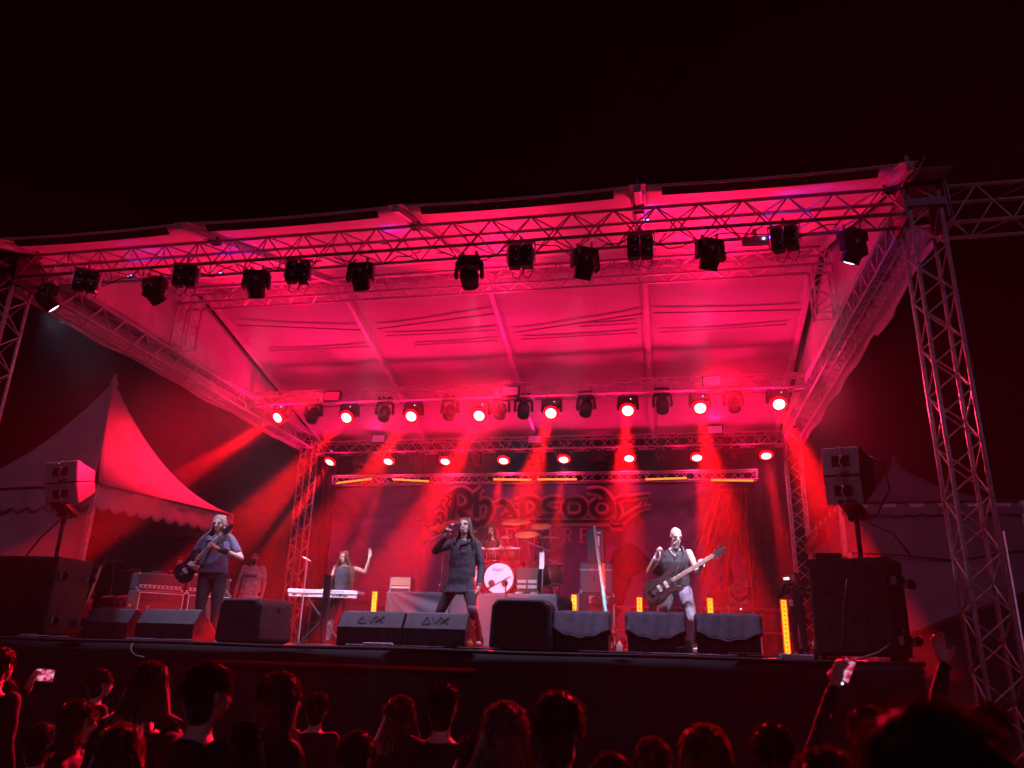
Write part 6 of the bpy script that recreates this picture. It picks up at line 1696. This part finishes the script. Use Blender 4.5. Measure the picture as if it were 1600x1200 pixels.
for q in (.35, .75):
    c = V((0, -.03 - .13 * q, -.1 * q))
    obj('lens_band', MB().cyl(c, c + V((0, -.02, -.015)), .047, .047, 14).xf(sm2), WHITEP, sec, sm=True)
# crew in the wings -----------------------------------------------------------
P = onfloor(381, 6.0)
TEE = cloth('white_tee', (.6, .58, .6))
cw_, J, hp, k = person('bearded crew member in a loose white shirt standing behind the rounded black box', P, R(12), 1.80, dict(elA=(-.27, .0, 1.15), wrA=(-.27, -.1, .9), elB=(.27, 0, 1.15), wrB=(.27, -.1, .9)),
    shirt=TEE, sleeve='short', hem=.84, flare=.05, belt=False, loose=True, trousers=BLK, hair=hairmat('dark', (.05, .03, .025)), beard=(hairmat('dark', (.05, .03, .025)), .02), fat=1.08, look=(R(10), 0, 0))
for i in range(6):
    obj('printed_letter', MB().box(V((-.11 + .044 * i, -.165, 1.27)) * k, (.032, .008, .05)), cloth('print_dark', (.12, .1, .11)), cw_, local=True)
P = onfloor(262, 5.6)
person('dim crew member half hidden behind the guitar amps under the tent', P, R(20), 1.62, None, shirt=BLK, sleeve='short', trousers=BLK, hair=hairmat('brown', (.07, .045, .035)))

# audience ---------------------------------------------------------------------
crowd = [
 # px, top y, distance Y, head px width label, hair colour, hairlen, female
 (10, 1058, -4.1, 'audience head cut by the left frame edge below the glowing phone', 'dark', 0, False, None),
 (128, 1092, -5.3, 'audience head in profile with lit cheek right of the glowing phone', 'brown', 0.03, True, R(-70)),
 (160, 1043, -3.4, 'far small audience head above the profile head at left', 'dark', 0, False, R(-30)),
 (238, 1033, -5.6, 'tall audience head with bushy outline left of the largest dark head', 'brown', .08, False, None),
 (330, 1031, -6.0, 'large dark audience head below the guitar cabinets', 'dark', 0, False, R(-25)),
 (440, 1049, -5.6, 'audience head with long lit hair below the rounded black box', 'brown', .3, True, R(-35)),
 (498, 1080, -3.6, 'short haired small audience head beside the long lit hair', 'dark', 0, False, None),
 (627, 1086, -4.9, 'long haired audience head below the logo wedges', 'auburn', .3, True, None),
 (694, 1064, -5.0, 'round short haired audience head below the singer', 'dark', 0, False, None),
 (790, 1095, -6.0, 'blurred red lit audience head left of the wide capped head', 'ash', .2, True, None),
 (872, 1078, -6.3, 'wide audience head with red lit crown below the square black box', 'brown', 0, False, None),
 (955, 1172, -5.6, 'low audience head peeking up at the bottom edge', 'dark', 0, True, None),
 (1100, 1130, -6.1, 'audience head with bright red rim below the bass player', 'auburn', .1, True, None),
 (1206, 1128, -5.7, 'dim round audience head right of the bright rimmed head', 'dark', 0, False, None),
 (1288, 1166, -6.9, 'low audience head beside the large blurred one at the bottom right', 'brown', 0, False, None),
 (70, 1128, -5.0, 'low dark audience head at the left under the glowing phone', 'brown', 0, False, None),
 (385, 1128, -5.9, 'low dark audience head between the largest dark head and the long lit hair', 'dark', .1, True, None),
 (560, 1140, -5.6, 'low audience head just left of the long haired head below the logo wedges', 'brown', 0, False, None),
 (745, 1142, -5.5, 'low audience head right of the round short haired head', 'dark', .2, True, None),
 (1020, 1150, -5.2, 'low audience head left of the bright rimmed head', 'brown', 0, False, None),
 (195, 1128, -6.2, 'low audience head in front of the tall bushy one at left', 'auburn', .25, True, None),
 (1445, 1092, -7.95, 'very large blurred audience head close to the camera at right', 'dark', 0, False, None),
]
CC = [cloth('crowd_black', (.012, .012, .013)), cloth('crowd_navy', (.013, .013, .02)), cloth('crowd_grey', (.02, .02, .021)), cloth('crowd_olive', (.016, .016, .013))]
crowdhair('dark', (.035, .02, .018)); crowdhair('brown', (.06, .035, .025)); crowdhair('auburn', (.1, .04, .025)); crowdhair('ash', (.1, .08, .07))
for i, (px, py, Y, lab, hc, hl, fem, turn) in enumerate(crowd):
    top = at(px, py, Y)
    h = max(1.45, min(1.95, top.z - GZ)) / 1.012
    base = V((top.x, Y, top.z - h * 1.012))
    person(lab, base, math.pi + (turn or R((i * 37) % 24 - 12)), h, dict(head=(0, -.02, 1.655)) if not (i == 1) else None, shirt=CC[i % 4], sleeve='short', trousers=CC[(i + 1) % 4], hair=hairmat('crowd_' + hc, (.02, .012, .01)), flyaway=True,
           hairlen=hl, hairw=1.25, vox=.013, cvox=.018, face=True, group='people in the audience', female=fem)
# phones and raised arms
PHS = mat('lit_phone_screen', (.5, .2, .3), .3, 0, 0)
def phone_mat():
    m = PHS; nt = m.node_tree; b = nt.nodes['Principled BSDF']
    tc = nt.nodes.new('ShaderNodeTexCoord'); mp = nt.nodes.new('ShaderNodeMapping'); mp.inputs['Scale'].default_value = (22, 22, 40)
    nz = nt.nodes.new('ShaderNodeTexNoise'); nz.inputs['Scale'].default_value = 1.0; nz.inputs['Detail'].default_value = 4
    cr = nt.nodes.new('ShaderNodeValToRGB'); e = cr.color_ramp.elements
    e[0].position = .36; e[0].color = (.08, .0, .02, 1); e[1].position = .62; e[1].color = (1, .55, .8, 1); x = e.new(.48); x.color = (.8, .02, .12, 1)
    nt.links.new(tc.outputs['Object'], mp.inputs[0]); nt.links.new(mp.outputs[0], nz.inputs['Vector']); nt.links.new(nz.outputs['Fac'], cr.inputs[0])
    nt.links.new(cr.outputs[0], b.inputs['Emission Color']); b.inputs['Emission Strength'].default_value = 0.75
phone_mat()
def phone(label, c, tilt, holder_label, Y, px, h, rz, armx=0.12, w=.15, hh=.075, turn=0):
    c = V(c)
    mx = M.Translation(c) @ M.Rotation(turn, 4, 'Z') @ M.Rotation(tilt, 4, 'Y')
    t = thing('phone', label, 'phone', c)
    obj('case', MB().box((0, .005, 0), (w, .009, hh)).xf(mx), BLACKP, t, bevel=.004)
    obj('screen', MB().box((0, -.001, 0), (w - .012, .006, hh - .01)).xf(mx), PHS, t)
    return t
c = at(70, 1055, -4.0)
phone('glowing phone filming the stage at the lower left', c, R(2), None, -4.0, 70, 1.7, 0, w=.155, hh=.085)
base = V((c.x - .06, -4.35, GZ))
h = 1.60
cl = (c - base); ca, sa = -1, 0
def tolocal(p, base, rz=math.pi): return M.Rotation(-rz, 3, 'Z') @ (V(p) - base)
def armed(label, base, h, wrist, d, pn, arm, curl, hc, face_turn=0.0, elbow=None, side=1, other=None):
    k = h / 1.78
    w = tolocal(wrist, base) / k
    s = V(BASE['sh' + arm])
    el = V(elbow) if elbow else (s + w) / 2 + V((-.12 if arm == 'A' else .12, 0, -.12))
    ps = {'wr' + arm: tuple(w), 'el' + arm: tuple(el)}
    return person(label, base, math.pi, h, ps, shirt=CC[0], sleeve='long', trousers=CC[1], hair=hairmat('crowd_' + hc, (.02, .012, .01)), flyaway=True, vox=.011, cvox=.018, group='people in the audience',
                  hands={arm: dict(d=tuple(M.Rotation(-math.pi, 3, 'Z') @ V(d)), pn=tuple(M.Rotation(-math.pi, 3, 'Z') @ V(pn)), curl=curl, side=side)})
armed('dark audience member holding up the glowing phone at left', base, h, c + V((-.085, -.03, -.10)), (.15, 0.05, 1), (.3, .9, .0), 'B', .5, 'dark')
c = at(1323, 1047, -5.3)
phone('small phone held up high at the lower right with a lit screen', c, R(-62), None, -5.3, 1323, 1.7, 0, w=.105, hh=.055, turn=R(14))
ln = thing('phone_ring', 'three tiny camera lights beside the small phone at the lower right', 'lamp', at(1316, 1062, -5.28))
for q in ((1313, 1061), (1319, 1064), (1316, 1068)):
    obj('led', MB().ell(at(q[0], q[1], -5.28), .005, None, 8, 6), WHITELED, ln)
base = V((at(1310, 1150, -5.5).x + .12, -5.5, GZ))
armed('audience member raising a bent arm with the small phone at right', base, 1.5, at(1305, 1072, -5.32), (.25, 0.05, .8), (.6, .6, .0), 'B', .7, 'brown', elbow=None)
c = at(1466, 1003, -5.0)
base = V((at(1500, 1110, -5.2).x + .1, -5.2, GZ))
armed('audience member with a red lit hand raised in front of the black tarp', base, 1.52, at(1476, 1037, -5.02), (-.12, .1, 1), (-.2, -.8, .3), 'B', .55, 'dark')
# ------------------------------------------------------------------ air: thin even haze everywhere, drifting smoke on the stage
def volmat(name, dens, aniso):
    m = bpy.data.materials.new(name)
    m.use_nodes = True
    nt = m.node_tree
    nt.nodes.clear()
    vo = nt.nodes.new('ShaderNodeVolumePrincipled')
    vo.inputs['Color'].default_value = (0.92, 0.9, 0.95, 1)
    vo.inputs['Density'].default_value = dens
    vo.inputs['Anisotropy'].default_value = aniso
    out = nt.nodes.new('ShaderNodeOutputMaterial')
    nt.links.new(vo.outputs[0], out.inputs['Volume'])
    return m, nt, vo
hz, nt, vo = volmat('thin_night_air', 0.0007, 0.2)
tag(obj('haze', MB().box((0, 15, 3.6), (94, 94, 13)), hz), kind='stuff')
sk, nt, vo = volmat('stage_smoke', 0.012, 0.35)
tc = nt.nodes.new('ShaderNodeTexCoord')
nz = nt.nodes.new('ShaderNodeTexNoise'); nz.inputs['Scale'].default_value = 0.55; nz.inputs['Detail'].default_value = 3; nz.inputs['Distortion'].default_value = 0.6
nt.links.new(tc.outputs['Object'], nz.inputs['Vector'])
mr = nt.nodes.new('ShaderNodeMapRange'); mr.inputs['From Min'].default_value = 0.34; mr.inputs['From Max'].default_value = 0.68
mr.inputs['To Min'].default_value = 0.0011; mr.inputs['To Max'].default_value = 0.0088
nt.links.new(nz.outputs['Fac'], mr.inputs['Value'])
sp = nt.nodes.new('ShaderNodeSeparateXYZ'); nt.links.new(tc.outputs['Object'], sp.inputs[0])
def fade(axis, a, b):
    f = nt.nodes.new('ShaderNodeMapRange'); f.interpolation_type = 'SMOOTHSTEP'
    f.inputs['From Min'].default_value = a; f.inputs['From Max'].default_value = b
    nt.links.new(sp.outputs[axis], f.inputs['Value'])
    return f.outputs[0]
prev = mr.outputs[0]
for s_ in (fade('X', -10.4, -7.6), fade('X', 7.1, 6.0), fade('Y', -0.7, 0.9), fade('Z', 7.6, 5.6)):
    mu = nt.nodes.new('ShaderNodeMath'); mu.operation = 'MULTIPLY'
    nt.links.new(prev, mu.inputs[0]); nt.links.new(s_, mu.inputs[1]); prev = mu.outputs[0]
nt.links.new(prev, vo.inputs['Density'])
tag(obj('smoke', MB().box((-1.2, 5.45, 3.8), (18.6, 12.3, 7.9)), sk), kind='stuff')
cy.volume_step_rate = 1.0
cy.volume_max_steps = 128
